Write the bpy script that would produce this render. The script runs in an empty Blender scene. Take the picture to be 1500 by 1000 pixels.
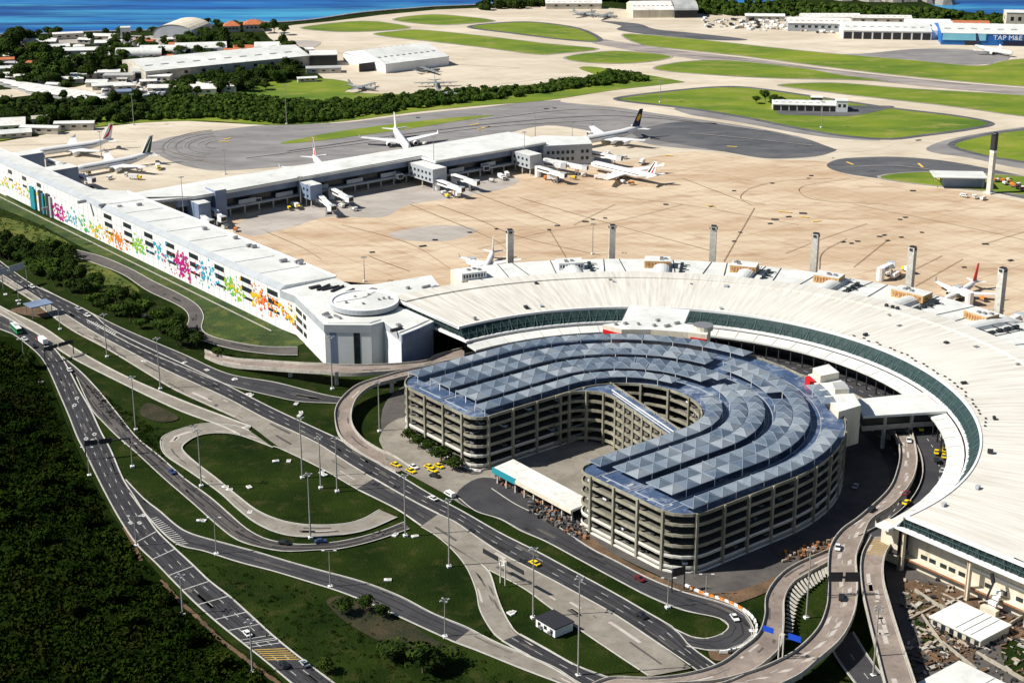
import bpy, math, random
import numpy as np
from mathutils import Vector
random.seed(7)
S=bpy.context.scene
COL=S.collection
PI=math.pi
def R(a): return math.radians(a)
# ---------------------------------------------------------------- camera, sky, sun, exposure
CAMH=265.0; FPX=2422.3; PITCH=0.34432
cd=bpy.data.cameras.new('camera'); cam=bpy.data.objects.new('camera',cd); COL.objects.link(cam)
cam.location=(0,0,CAMH); cam.rotation_euler=(PI/2-PITCH,0,0)
cd.sensor_width=36.0; cd.lens=FPX*36.0/1500; cd.clip_start=1; cd.clip_end=60000
S.camera=cam
SUN_EL=44; SUN_AZ=188   # compass-free: angle (deg) in the xy plane pointing TO the sun
w=bpy.data.worlds.new('World'); S.world=w; w.use_nodes=True
nt=w.node_tree; bg=nt.nodes['Background']; sky=nt.nodes.new('ShaderNodeTexSky')
sky.sky_type='NISHITA'; sky.sun_disc=False; sky.sun_elevation=R(SUN_EL)
sky.sun_rotation=R((90-SUN_AZ)%360); sky.air_density=1.0; sky.dust_density=0.6; sky.ozone_density=2.0
nt.links.new(sky.outputs[0],bg.inputs[0]); bg.inputs[1].default_value=0.05
ld=bpy.data.lights.new('sun','SUN'); ld.energy=5.0; ld.angle=R(0.5); ld.color=(1,0.95,0.86)
sun=bpy.data.objects.new('sun',ld); COL.objects.link(sun)
sd=Vector((math.cos(R(SUN_AZ))*math.cos(R(SUN_EL)),math.sin(R(SUN_AZ))*math.cos(R(SUN_EL)),math.sin(R(SUN_EL))))
sun.rotation_euler=sd.to_track_quat('Z','Y').to_euler(); sun.location=(-300,300,600)
vs=S.view_settings; vs.view_transform='Standard'; vs.look='None'; vs.gamma=1; vs.exposure=0.40; vs.use_curve_mapping=False
# ---------------------------------------------------------------- survey: a bearing of the photograph turned into a ground point
cp,sp=math.cos(PITCH),math.sin(PITCH)
def G(px,py,z=0.0):
    x=(px-750)/FPX; y=(500-py)/FPX
    dy=cp+y*sp; dz=-sp+y*cp
    t=(z-CAMH)/dz
    return (x*t,dy*t)
def G3(px,py,z=0.0):
    a=G(px,py,z); return (a[0],a[1],z)
def GL(pts,z=0.0): return [G(x,y,z) for x,y in pts]
C0=(54.9,600.2); AU=(0.77709,0.62938); AV=(0.62938,-0.77709)
def W(u,v): return (C0[0]+AU[0]*u+AV[0]*v, C0[1]+AU[1]*u+AV[1]*v)
def W3(u,v,z): p=W(u,v); return (p[0],p[1],z)
def PO(r,deg,z=None):
    p=(C0[0]+r*math.cos(R(deg)),C0[1]+r*math.sin(R(deg)))
    return p if z is None else (p[0],p[1],z)
AXD=39.0
# ---------------------------------------------------------------- materials
MATS={}
def N(t,k,**kw):
    n=t.nodes.new(k)
    for a,b in kw.items(): setattr(n,a,b)
    return n
def mat(name,c,c2=None,scale=0.1,rough=0.85,metal=0.0,c3=None,scale3=1.0,f3=0.3,stretch=(1,1,1),rot=0,bump=0.0,bscale=1.0,detail=4,contrast=(0.35,0.65),spec=0.3,contrast3=(0.5,0.7)):
    m=bpy.data.materials.new(name); m.use_nodes=True; t=m.node_tree; b=t.nodes['Principled BSDF']
    b.inputs['Roughness'].default_value=rough; b.inputs['Metallic'].default_value=metal
    b.inputs['Specular IOR Level'].default_value=spec
    b.inputs['Base Color'].default_value=(*c,1)
    MATS[name]=m
    if c2 or bump:
        g=N(t,'ShaderNodeNewGeometry'); mp=N(t,'ShaderNodeMapping'); mp.inputs['Scale'].default_value=stretch
        mp.inputs['Rotation'].default_value=(0,0,R(rot)); t.links.new(g.outputs['Position'],mp.inputs[0])
    last=None
    if c2:
        n=N(t,'ShaderNodeTexNoise'); n.inputs['Scale'].default_value=scale; n.inputs['Detail'].default_value=detail; n.inputs['Roughness'].default_value=0.62
        t.links.new(mp.outputs[0],n.inputs[0])
        r=N(t,'ShaderNodeValToRGB'); r.color_ramp.elements[0].position=contrast[0]; r.color_ramp.elements[1].position=contrast[1]
        r.color_ramp.elements[0].color=(*c,1); r.color_ramp.elements[1].color=(*c2,1)
        t.links.new(n.outputs[0],r.inputs[0]); last=r.outputs[0]
        if c3:
            n3=N(t,'ShaderNodeTexNoise'); n3.inputs['Scale'].default_value=scale3; n3.inputs['Detail'].default_value=5; n3.inputs['Roughness'].default_value=0.7
            t.links.new(mp.outputs[0],n3.inputs[0])
            r3=N(t,'ShaderNodeMapRange'); r3.inputs[1].default_value=contrast3[0]; r3.inputs[2].default_value=contrast3[1]; r3.inputs[4].default_value=f3
            t.links.new(n3.outputs[0],r3.inputs[0])
            mx=N(t,'ShaderNodeMix',data_type='RGBA'); t.links.new(r3.outputs[0],mx.inputs[0]); t.links.new(last,mx.inputs[6]); mx.inputs[7].default_value=(*c3,1)
            last=mx.outputs[2]
        t.links.new(last,b.inputs['Base Color'])
    if bump:
        n=N(t,'ShaderNodeTexNoise'); n.inputs['Scale'].default_value=bscale; n.inputs['Detail'].default_value=4; t.links.new(g.outputs['Position'],n.inputs[0])
        bp=N(t,'ShaderNodeBump'); bp.inputs['Strength'].default_value=bump; bp.inputs['Distance'].default_value=1.0
        t.links.new(n.outputs[0],bp.inputs['Height']); t.links.new(bp.outputs[0],b.inputs['Normal'])
    m['last']=0
    return m
def joints(m,size,width,col,rot,amount=0.5,size2=None):
    """thin slab joints laid over a material, in world metres"""
    t=m.node_tree; b=t.nodes['Principled BSDF']; src=b.inputs['Base Color'].links[0].from_socket
    g=N(t,'ShaderNodeNewGeometry'); mp=N(t,'ShaderNodeMapping'); mp.inputs['Rotation'].default_value=(0,0,R(-rot)); t.links.new(g.outputs['Position'],mp.inputs[0])
    sx=N(t,'ShaderNodeSeparateXYZ'); t.links.new(mp.outputs[0],sx.inputs[0])
    outs=[]
    for ax,sz in ((0,size),(1,size2 or size)):
        d=N(t,'ShaderNodeMath',operation='PINGPONG'); d.inputs[1].default_value=sz/2; t.links.new(sx.outputs[ax],d.inputs[0])
        l=N(t,'ShaderNodeMath',operation='LESS_THAN'); l.inputs[1].default_value=width/2; t.links.new(d.outputs[0],l.inputs[0]); outs.append(l)
    mx=N(t,'ShaderNodeMath',operation='MAXIMUM'); t.links.new(outs[0].outputs[0],mx.inputs[0]); t.links.new(outs[1].outputs[0],mx.inputs[1])
    ml=N(t,'ShaderNodeMath',operation='MULTIPLY'); t.links.new(mx.outputs[0],ml.inputs[0]); ml.inputs[1].default_value=amount
    mm=N(t,'ShaderNodeMix',data_type='RGBA'); t.links.new(ml.outputs[0],mm.inputs[0]); t.links.new(src,mm.inputs[6]); mm.inputs[7].default_value=(*col,1)
    t.links.new(mm.outputs[2],b.inputs['Base Color'])
M=MATS
mat('field_grass',(.07,.14,.008),(.19,.245,.014),.008,c3=(.30,.27,.07),scale3=.03,f3=.75,detail=7,bump=.3,bscale=.6,stretch=(1,2.2,1))
mat('verge_grass',(.007,.017,.0025),(.021,.036,.005),.035,rough=1,spec=.05,c3=(.075,.065,.025),scale3=.12,f3=.55,bump=.6,bscale=1.2,contrast3=(.52,.75))  # lower-left vignette put into the colour, far darker than the field grass
mat('bank_grass',(.014,.036,.005),(.045,.078,.010),.04,c3=(.15,.15,.03),scale3=.1,f3=.6,bump=.6,bscale=1.0)
mat('scrub_ground',(.005,.011,.002),(.012,.021,.004),.05,rough=1,spec=0,bump=.8,bscale=.6)  # slope floor darkened in colour to hold the corner vignette
mat('bright_meadow',(.05,.08,.008),(.13,.135,.018),.05,c3=(.05,.09,.01),scale3=.2,f3=.6,bump=.5)
mat('concrete_field',(.50,.43,.33),(.64,.57,.46),.008,c3=(.38,.30,.215),scale3=.025,f3=.55,stretch=(1,2.5,1),contrast3=(.48,.7))
joints(M['concrete_field'],15,.5,(.3,.25,.2),AXD,.35)
mat('concrete_apron',(.48,.355,.235),(.60,.49,.355),.012,c3=(.34,.205,.115),scale3=.03,f3=.75,stretch=(1,2.8,1),rot=-12,contrast3=(.5,.68),contrast=(.38,.6))
joints(M['concrete_apron'],7.5,.3,(.22,.13,.08),AXD,.35)
joints(M['concrete_apron'],30,.7,(.2,.12,.07),AXD,.25,45)
mat('concrete_grey',(.34,.31,.28),(.46,.42,.38),.02,c3=(.25,.2,.17),scale3=.06,f3=.6,stretch=(1,2,1))
joints(M['concrete_grey'],7.5,.3,(.15,.12,.1),AXD,.3)
mat('asphalt_field',(.19,.18,.18),(.27,.26,.255),.02,c3=(.13,.125,.13),scale3=.05,f3=.7,stretch=(1,3,1),rot=8)
mat('asphalt_dark_field',(.075,.08,.09),(.13,.13,.135),.02,c3=(.04,.04,.05),scale3=.05,f3=.7,stretch=(1,3,1),rot=-10)
mat('runway_asphalt',(.2,.18,.175),(.42,.37,.34),.02,c3=(.1,.09,.1),scale3=.04,f3=.7,stretch=(1,4,1),rot=-7)
mat('asphalt',(.032,.032,.038),(.053,.052,.056),.06,c3=(.075,.07,.066),scale3=.35,f3=.4,rough=.8)
mat('asphalt_worn',(.07,.064,.061),(.115,.103,.095),.08,c3=(.05,.045,.045),scale3=.4,f3=.6)
mat('road_concrete',(.20,.18,.15),(.29,.265,.225),.08,c3=(.15,.125,.1),scale3=.35,f3=.55)
mat('viaduct_concrete',(.21,.17,.145),(.31,.255,.22),.12,c3=(.13,.1,.08),scale3=.5,f3=.6)
mat('kerb',(.42,.41,.37),(.55,.53,.48),.3)
mat('marking',(.34,.34,.33),(.55,.55,.53),.5)
mat('marking_yellow',(.36,.24,.05),(.5,.34,.07),.5)
mat('barrier',(.38,.36,.32),(.5,.47,.41),.25,c3=(.17,.15,.13),scale3=.6,f3=.6)
mat('soil',(.08,.05,.03),(.19,.115,.065),.15,c3=(.05,.04,.025),scale3=.3,f3=.9,bump=.4)
mat('terminal_roof',(.66,.65,.60),(.78,.77,.72),.05,c3=(.52,.50,.45),scale3=.12,f3=.5,rough=.6,stretch=(1,1,1))
mat('white_roof',(.60,.615,.59),(.74,.75,.73),.04,c3=(.46,.46,.43),scale3=.12,f3=.6,rough=.6)
mat('white_wall',(.72,.73,.73),(.8,.8,.8),.1,rough=.6)
mat('grey_panel',(.36,.39,.42),(.43,.46,.49),.15,rough=.5)
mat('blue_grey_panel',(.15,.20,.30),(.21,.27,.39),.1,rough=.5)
mat('cream_wall',(.60,.55,.44),(.72,.67,.55),.1,c3=(.42,.33,.22),scale3=.35,f3=.55,stretch=(1,1,.25))
mat('garage_concrete',(.21,.20,.15),(.36,.345,.27),.12,c3=(.16,.14,.09),scale3=.5,f3=.6,stretch=(1,1,.6))
mat('garage_white',(.62,.61,.56),(.75,.74,.69),.2)
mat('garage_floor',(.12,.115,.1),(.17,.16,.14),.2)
mat('garage_deck',(.035,.065,.14),(.09,.135,.23),.1,c3=(.33,.38,.45),scale3=.16,f3=.75,rough=.4,contrast3=(.5,.66))
mat('canopy_sheet',(.14,.19,.25),(.29,.34,.39),.05,rough=.35,metal=.3,c3=(.08,.12,.18),scale3=.4,f3=.6,spec=.5)
mat('canopy_pale',(.26,.31,.36),(.37,.41,.45),.1,rough=.35,metal=.3,spec=.5)
mat('canopy_dull',(.09,.13,.19),(.18,.225,.29),.1,rough=.35,metal=.3,spec=.5)
mat('canopy_ridge',(.36,.41,.47),rough=.5)
mat('dark_glass',(.010,.016,.019),(.025,.036,.042),.3,rough=.3,spec=.4)
mat('truss_glass',(.012,.035,.038),(.035,.065,.065),.4,rough=.65,spec=.2)
mat('truss_steel',(.07,.12,.12))
mat('lamp_pole',(.26,.25,.23),(.34,.33,.3),1)
mat('dark_metal',(.03,.03,.035),rough=.5)
mat('steel',(.32,.32,.33),rough=.45,metal=.5)
mat('tower_concrete',(.50,.48,.43),(.66,.64,.58),.3,c3=(.25,.22,.19),scale3=.8,f3=.5)
mat('red_paint',(.55,.012,.015),rough=.5)
mat('orange_box',(.42,.24,.09),(.6,.42,.22),.9)
mat('white_paint',(.8,.8,.8),rough=.35,spec=.5)
mat('leaf_dark',(.012,.026,.005),(.038,.06,.010),.3,rough=.9,spec=.05)
mat('leaf_mid',(.018,.042,.006),(.06,.095,.014),.12,rough=.9,spec=.05)
mat('leaf_scrub',(.004,.011,.002),(.022,.04,.005),.022,rough=1,spec=0,c3=(.035,.03,.008),scale3=.07,f3=.6)  # near-black leaf colour carries the same corner darkening
mat('bark',(.09,.06,.04),(.14,.1,.07),2)
mat('tile_roof',(.42,.12,.05),(.52,.18,.08),.4)
mat('tin_roof',(.62,.61,.58),(.78,.77,.73),.08,c3=(.42,.38,.33),scale3=.3,f3=.6)
mat('grey_roof',(.32,.33,.34),(.45,.45,.44),.1)
mat('house_wall',(.42,.39,.33),(.6,.56,.48),.2)
mat('water',(.002,.045,.21),(.008,.13,.42),.006,rough=.35,c3=(.06,.36,.55),scale3=.0035,f3=.85,stretch=(.55,4.5,1),rot=-4,bump=.25,bscale=.06,spec=.2,contrast3=(.47,.62),contrast=(.42,.58))
mat('rubber',(.02,.02,.02)); mat('rock',(.2,.19,.17),(.33,.31,.28),.2)
mat('blue_sign',(.01,.07,.55),rough=.4); mat('blue_hangar',(.015,.12,.42),(.02,.17,.5),.05,rough=.5); mat('cyan_panel',(.16,.5,.68),(.25,.6,.75),.1,rough=.5)
mat('teal_panel',(.02,.26,.32),rough=.5); mat('rust',(.30,.12,.05),(.4,.2,.1),.7); mat('earth_stone',(.3,.24,.18),(.45,.38,.3),.3)
# ---------------------------------------------------------------- mesh builder
class MB:
    def __init__(s): s.v=[]; s.f=[]; s.m=[]; s.mats=[]
    def mi(s,m):
        if m not in s.mats: s.mats.append(m)
        return s.mats.index(m)
    def face(s,pts,m):
        b=len(s.v); s.v+=[tuple(p) for p in pts]; s.f.append(tuple(range(b,b+len(pts)))); s.m.append(s.mi(m))
    def faces(s,vs_,fs,m):
        b=len(s.v); s.v+=[tuple(p) for p in vs_]; k=s.mi(m)
        for f in fs: s.f.append(tuple(b+i for i in f)); s.m.append(k)
    def prism(s,poly,z0,z1,m,mt=None,bottom=True):
        a=sum(poly[i][0]*poly[(i+1)%len(poly)][1]-poly[(i+1)%len(poly)][0]*poly[i][1] for i in range(len(poly)))
        if a<0: poly=poly[::-1]
        n=len(poly); vs_=[(p[0],p[1],z0) for p in poly]+[(p[0],p[1],z1) for p in poly]
        s.faces(vs_,[(i,(i+1)%n,n+(i+1)%n,n+i) for i in range(n)],m)
        s.face([(p[0],p[1],z1) for p in poly],mt or m)
        if bottom: s.face([(p[0],p[1],z0) for p in poly[::-1]],m)
    def box(s,x,y,z,dx,dy,dz,rz,m,mt=None):   # centre x,y, bottom z
        c,q=math.cos(rz),math.sin(rz)
        s.prism([(x+c*a*dx/2-q*b*dy/2,y+q*a*dx/2+c*b*dy/2) for a,b in ((-1,-1),(1,-1),(1,1),(-1,1))],z,z+dz,m,mt)
    def uvbox(s,u0,u1,v0,v1,z0,z1,m,mt=None):
        s.prism([W(u0,v0),W(u1,v0),W(u1,v1),W(u0,v1)],z0,z1,m,mt)
    def tube(s,p0,p1,r0,r1,m,n=6,caps=True):
        p0=Vector(p0); p1=Vector(p1); d=(p1-p0)
        if d.length<1e-6: return
        d.normalize(); a=d.orthogonal().normalized(); b=d.cross(a)
        vs_=[]
        for p,r in ((p0,r0),(p1,r1)):
            for i in range(n):
                t=2*PI*i/n; vs_.append(tuple(p+a*(r*math.cos(t))+b*(r*math.sin(t))))
        fs=[(i,(i+1)%n,n+(i+1)%n,n+i) for i in range(n)]
        if caps: fs+=[tuple(range(n-1,-1,-1)),tuple(range(n,2*n))]
        s.faces(vs_,fs,m)
    def beam(s,p0,p1,w,h,m):
        p0=Vector(p0); p1=Vector(p1); d=(p1-p0).normalized(); up=Vector((0,0,1))
        a=d.cross(up)
        if a.length<1e-4: a=Vector((1,0,0))
        a.normalize(); b=a.cross(d)
        vs_=[tuple(p+a*(i*w/2)+b*(j*h/2)) for p in (p0,p1) for i,j in ((-1,-1),(1,-1),(1,1),(-1,1))]
        s.faces(vs_,[(0,1,5,4),(1,2,6,5),(2,3,7,6),(3,0,4,7),(3,2,1,0),(4,5,6,7)],m)
    def lathe(s,prof,M_,m,n=12):
        """prof list of (x,r) along local x; M_ function local->world"""
        vs_=[]; 
        for x,r in prof:
            for i in range(n):
                t=2*PI*i/n; vs_.append(M_((x,r*math.cos(t),r*math.sin(t))))
        fs=[]
        for k in range(len(prof)-1):
            for i in range(n): fs.append((k*n+i,k*n+(i+1)%n,(k+1)*n+(i+1)%n,(k+1)*n+i))
        s.faces(vs_,fs,m)
    def build(s,name,parent=None,smooth=False,loc=None):
        me=bpy.data.meshes.new(name)
        vs_=s.v if loc is None else [(x-loc[0],y-loc[1],z-loc[2]) for x,y,z in s.v]
        me.from_pydata(vs_,[],s.f)
        for m in s.mats: me.materials.append(M[m])
        me.polygons.foreach_set('material_index',s.m)
        if smooth: me.polygons.foreach_set('use_smooth',[True]*len(s.f))
        me.update(); o=bpy.data.objects.new(name,me); COL.objects.link(o)
        if loc is not None: o.location=loc
        if parent is not None: o.parent=parent; 
        return o
def tag(o,label=None,cat=None,group=None,kind=None):
    if label: o['label']=label
    if cat: o['category']=cat
    if group: o['group']=group
    if kind: o['kind']=kind
    return o
def empty(name,loc=(0,0,0),rz=0):
    o=bpy.data.objects.new(name,None); COL.objects.link(o); o.location=loc; o.rotation_euler=(0,0,rz); o.empty_display_size=1; return o
def copy_tree(o,parent=None):
    c=o.copy(); COL.objects.link(c); c.parent=parent
    for ch in KIDS.get(o.name,[]): copy_tree_child(ch,c)
    return c
KIDS={}
def copy_tree_child(ch,c):
    d=ch.copy(); COL.objects.link(d); d.parent=c
    for g in KIDS.get(ch.name,[]): copy_tree_child(g,d)
def reg(o):
    """remember the children of a prototype so that it can be copied"""
    for x in bpy.data.objects:
        if x.parent is o: KIDS.setdefault(o.name,[]).append(x)
    for x in KIDS.get(o.name,[]): reg(x)
    return o
def spline(pts,n):
    """resample a polyline to n points by Catmull-Rom, evenly by length"""
    P=np.array(pts,float)
    if len(P)==2: t=np.linspace(0,1,n)[:,None]; return [tuple(q) for q in P[0]*(1-t)+P[1]*t]
    E=np.vstack([2*P[0]-P[1],P,2*P[-1]-P[-2]]); out=[]
    for i in range(1,len(E)-2):
        for k in range(8):
            t=k/8; a,b,c,d=E[i-1],E[i],E[i+1],E[i+2]
            out.append(.5*((2*b)+(c-a)*t+(2*a-5*b+4*c-d)*t*t+(3*b-a-3*c+d)*t**3))
    out.append(P[-1]); Q=np.array(out); L=np.r_[0,np.cumsum(np.linalg.norm(np.diff(Q,axis=0),axis=1))]
    s_=np.linspace(0,L[-1],n)
    return list(zip(*[np.interp(s_,L,Q[:,k]).tolist() for k in range(Q.shape[1])]))
def plen(pts): return sum(math.dist(pts[i],pts[i+1]) for i in range(len(pts)-1))
# ================================================================ GROUND
def sheet(name,poly,z,m,label=None):
    b=MB(); b.face([(p[0],p[1],z) for p in (poly if sum(poly[i][0]*poly[(i+1)%len(poly)][1]-poly[(i+1)%len(poly)][0]*poly[i][1] for i in range(len(poly)))>0 else poly[::-1])],m)
    o=b.build(name); tag(o,kind='structure'); return o
def smooth_poly(pts,k=4):
    """closed Catmull-Rom"""
    n=len(pts); out=[]
    for i in range(n):
        a,b,c,d=[np.array(pts[(i+j)%n],float) for j in (-1,0,1,2)]
        for q in range(k):
            t=q/k; out.append(tuple(.5*((2*b)+(c-a)*t+(2*a-5*b+4*c-d)*t*t+(3*b-a-3*c+d)*t**3)))
    return out
def psheet(name,px,z,m,sm=True):
    P=GL(px,z)
    return sheet(name,smooth_poly(P) if sm else P,z,m)
sheet('sea',[(-30000,-6000),(30000,-6000),(30000,45000),(-30000,45000)],-3.0,'water')
shore=[(-700,62),(-300,60),(0,52),(70,51),(130,48),(180,47),(250,45),(320,38),(350,34),(410,34),(450,31),(480,27),(520,21),(560,17),(600,14),(640,11),(700,8.5),(740,5),(780,0),(830,-8),(900,-14),(960,-13),(1010,-6),(1045,0),(1090,5),(1130,2),(1160,-4),(1200,-12),(1260,-16),(1330,-6),(1370,9),(1400,16),(1450,21),(1500,24),(1560,28),(2100,50)]
land=GL(shore)+[(2600,1500),(2600,-400),(-2600,-400),(-2600,1300)]
b=MB(); b.prism(land,-6,0,'verge_grass',bottom=False); tag(b.build('ground'),kind='structure')
L=[0.0]
def nz(d=.03): L[0]+=d*.3; return L[0]
# pavement of the airfield
psheet('airfield_pavement',[(-260,262),(-120,232),(0,208),(67,197),(133,188),(197,181),(250,176),(400,184),(430,176),(440,168),(452,150),(430,140),(470,135),(520,128),(478,118),(455,100),(442,88),(420,72),(395,56),(385,44),(430,37),(490,31),(560,22),(640,14.5),(700,12),(800,9),(870,10),(950,17),(1100,23),(1200,24),(1300,32),(1420,44),(1550,60),(1900,100),(2300,420),(1800,560),(1500,540),(1300,460),(1000,440),(800,440),(640,470),(440,440),(200,330),(60,280),(-260,320)],nz(.05),'concrete_field',sm=False)
psheet('apron',[(338,322),(420,300),(560,275),(700,255),(860,240),(920,236),(960,229),(1010,222),(1060,226),(1110,233),(1160,235),(1215,238),(1225,251),(1270,261),(1340,270),(1430,284),(1520,300),(1700,340),(1900,480),(1500,540),(1300,470),(1000,440),(800,440),(640,450),(420,430)],nz(.05),'concrete_apron')
psheet('apron_patch',[(345,330),(420,300),(560,278),(700,262),(760,262),(740,276),(680,288),(600,300),(560,318),(480,318),(430,332),(370,345)],nz(.05),'concrete_grey')
psheet('apron_patch',[(570,342),(640,330),(700,336),(660,352),(600,352)],nz(.05),'concrete_grey')
psheet('asphalt_shoulder',[(213,214),(235,205),(262,199),(350,187),(400,183),(500,180),(600,168),(700,158),(780,149),(850,147),(910,152),(1000,162),(1100,176),(1190,192),(1228,212),(1216,224),(1180,231),(1120,232),(1068,223),(1010,218),(960,213),(930,206),(860,191),(800,184),(740,196),(700,206),(640,212),(560,222),(470,238),(400,245),(330,250),(290,247),(250,236)],nz(.05),'asphalt_field')
psheet('taxiway_asphalt',[(925,196),(1000,178),(1100,188),(1167,201),(1226,215),(1205,227),(1150,232),(1112,231),(1060,222),(1000,212)],nz(.05),'asphalt_dark_field')  # darker asphalt patch
psheet('taxiway_band',[(820,149),(870,142),(980,160),(1100,176),(1180,192),(1290,206),(1300,215),(1240,222),(1170,200),(1080,183),(980,169),(900,157)],nz(.05),'concrete_field')
psheet('taxiway_shoulder',[(992,158),(1100,172),(1200,188),(1290,205),(1240,204),(1180,197),(1080,179),(1010,168)],nz(.05),'asphalt_field')
psheet('asphalt_shoulder',[(1211,243),(1222,235),(1250,231),(1320,230),(1400,238),(1500,258),(1600,280),(1600,310),(1500,291),(1430,277),(1340,267),(1270,259),(1230,252)],nz(.05),'asphalt_dark_field')
psheet('taxiway_shoulder',[(1358,216),(1400,202),(1500,186),(1650,170),(1650,262),(1500,247),(1420,231),(1370,224)],nz(.05),'asphalt_field')
zr_=nz(.05)
psheet('runway',[(840,50),(880,57),(950,68),(1000,75),(1100,86),(1200,100),(1300,111),(1400,121),(1500,129),(1700,146),(1700,156),(1500,139),(1400,131),(1300,121),(1200,109),(1100,97),(1000,84),(930,75),(870,64)],zr_,'runway_asphalt',sm=False)
psheet('runway_end',[(880,31),(935,35),(960,43),(1020,49),(1095,58),(1050,59),(960,52),(905,44),(910,38)],nz(.05),'asphalt_dark_field')
psheet('taxiway_stain',[(1190,78),(1260,79),(1340,72),(1420,73),(1480,84),(1430,95),(1330,88),(1230,80)],nz(.05),'asphalt_field')
gi=[[(440,41),(533,31),(600,40),(567,45),(500,47)],
[(577,30),(600,24),(650,22),(723,30),(700,34),(640,37)],
[(547,50),(580,46),(613,44),(700,52),(800,64),(877,72),(817,79),(783,80),(700,69),(583,56)],
[(687,40),(733,34),(783,33),(847,42),(880,60),(833,59),(750,49)],
[(913,50),(1000,56),(1067,63),(1200,77),(1333,88),(1433,97),(1467,90),(1520,86),(1700,84),(1700,142),(1500,127),(1400,119),(1300,109),(1200,97),(1100,84),(1000,73),(940,66)],
[(827,84),(900,75),(985,83),(930,93),(860,92)],
[(957,100),(1000,91),(1067,89),(1167,99),(1233,110),(1300,119),(1233,117),(1130,115),(1000,107)],
[(1140,125),(1180,122),(1233,122),(1333,130),(1500,140),(1700,157),(1700,192),(1500,171),(1400,157),(1267,142),(1167,130)],
[(905,147),(930,140),(1000,132),(1050,128),(1100,129),(1200,143),(1300,158),(1400,170),(1452,181),(1417,190),(1350,199),(1300,204),(1233,199),(1167,188),(1083,171),(1000,158)],
[(1393,213),(1433,200),(1500,190),(1700,172),(1700,268),(1500,238),(1440,228)],
[(1290,262),(1350,252),(1480,257),(1650,275),(1650,300),(1480,284)]]
zg=nz(.05)
for g in gi: psheet('infield_grass',g,zg,'field_grass')
eg=MB()
for gidx,g in enumerate(gi):
    Q=smooth_poly(GL(g),4)
    for i in range(len(Q)):
        if math.dist(Q[i],Q[(i+1)%len(Q)])>.3: eg.beam((*Q[i],zg-.01),(*Q[(i+1)%len(Q)],zg-.01),5.5 if gidx in (3,8,9) else 2.2,.03,'asphalt_dark_field' if gidx in (3,8,9) else 'runway_asphalt')
tag(eg.build('island_shoulder'),kind='structure')
psheet('cut_grass',[(410,210),(440,203),(500,192),(583,181),(667,172),(722,169),(700,173),(667,178),(583,191),(500,202),(440,209)],nz(),'field_grass')
psheet('cut_grass',[(-300,228),(0,196),(70,180),(210,150),(330,128),(440,118),(500,134),(600,138),(690,136),(780,128),(850,120),(880,113),(848,100),(880,99),(993,118),(988,122),(900,132),(800,147),(700,155),(600,165),(500,178),(400,183),(300,177),(200,180),(133,187),(0,206),(-260,258)],nz(),'field_grass')
psheet('cut_grass',[(300,135),(400,126),(470,115),(520,125),(470,142),(400,138)],nz(),'field_grass')
psheet('base_yard',[(-200,140),(0,132),(40,129),(110,128),(160,112),(230,110),(290,118),(270,130),(200,140),(150,146),(60,138),(-200,170)],nz(),'concrete_field')
psheet('base_yard',[(380,100),(440,78),(470,62),(420,60),(300,72),(260,56),(190,52),(60,56),(60,62),(170,68),(160,90),(200,100)],nz(),'concrete_grey')
# dark shoulders of the islands, painted taxi lines, small pits
ln=MB()
def pline(px,wd,m='marking_yellow',z=None,n=None):
    P=spline(GL(px),n or max(2,6*(len(px)-1))); zz=z or (zg+.2)
    for i in range(len(P)-1):
        a=Vector((*P[i],zz)); c=Vector((*P[i+1],zz)); d=(c-a)
        if d.length<.01: continue
        q=Vector((-d.y,d.x,0)).normalized()*wd/2; ln.face([a-q,c-q,c+q,a+q],m)
mat('taxi_line',(.22,.14,.08),(.34,.24,.15),.2); mat('taxi_yellow',(.75,.5,.1)); mat('joint_tar',(.16,.1,.06))
for q in [[(640,300),(700,322),(760,347),(880,375)],[(500,330),(560,345),(610,362),(660,395)],[(390,340),(440,362),(470,380)],[(1120,300),(1085,292),(1100,276),(1150,265),(1220,262)],[(805,338),(830,380)],[(1245,262),(1180,272),(1172,283),(1200,294),(1300,300)],[(1105,305),(1082,345),(1060,384)],[(1240,350),(1205,370),(1200,395)],[(1300,352),(1250,392)],[(1500,340),(1440,358)],[(640,262),(740,300),(820,330)],[(700,365),(800,340),(900,325),(1000,300)],[(1270,328),(1200,352),(1150,372)],[(760,290),(900,330),(1050,370)],[(1000,262),(1100,300)],[(1250,300),(1400,330),(1500,352)],[(860,285),(1000,300),(1170,330)],[(540,375),(556,382),(600,398)],[(600,300),(720,350),(745,372)],[(900,300),(840,330)],[(1410,380),(1340,420)],[(1380,375),(1330,400)]]: pline(q,.42,'taxi_line')
for q in [[(0,214),(200,208)],[(470,75),(600,90),(760,100)],[(560,150),(700,128),(850,110)],[(235,218),(290,235),(330,240)]]: pline(q,.5,'taxi_line')
mat('tyre_trace',(.25,.24,.235),(.3,.29,.28),.2); mat('tyre_dark',(.16,.15,.155),(.22,.21,.21),.2)
cxx=G(322,212)
for k in range(9):
    pts=[]
    for j in range(15):
        a=R(110+j*11); r=10+k*5+((k*37)%3); x=cxx[0]+r*1.0*math.cos(a); y=cxx[1]+r*1.25*math.sin(a)
        pts.append((x,y))
    for j in range(len(pts)-1):
        if k<7: ln.beam((*pts[j],zg+.05),(*pts[j+1],zg+.05),.9 if k%2 else 1.3,.01,'tyre_trace' if k%2 else 'tyre_dark')
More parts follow.
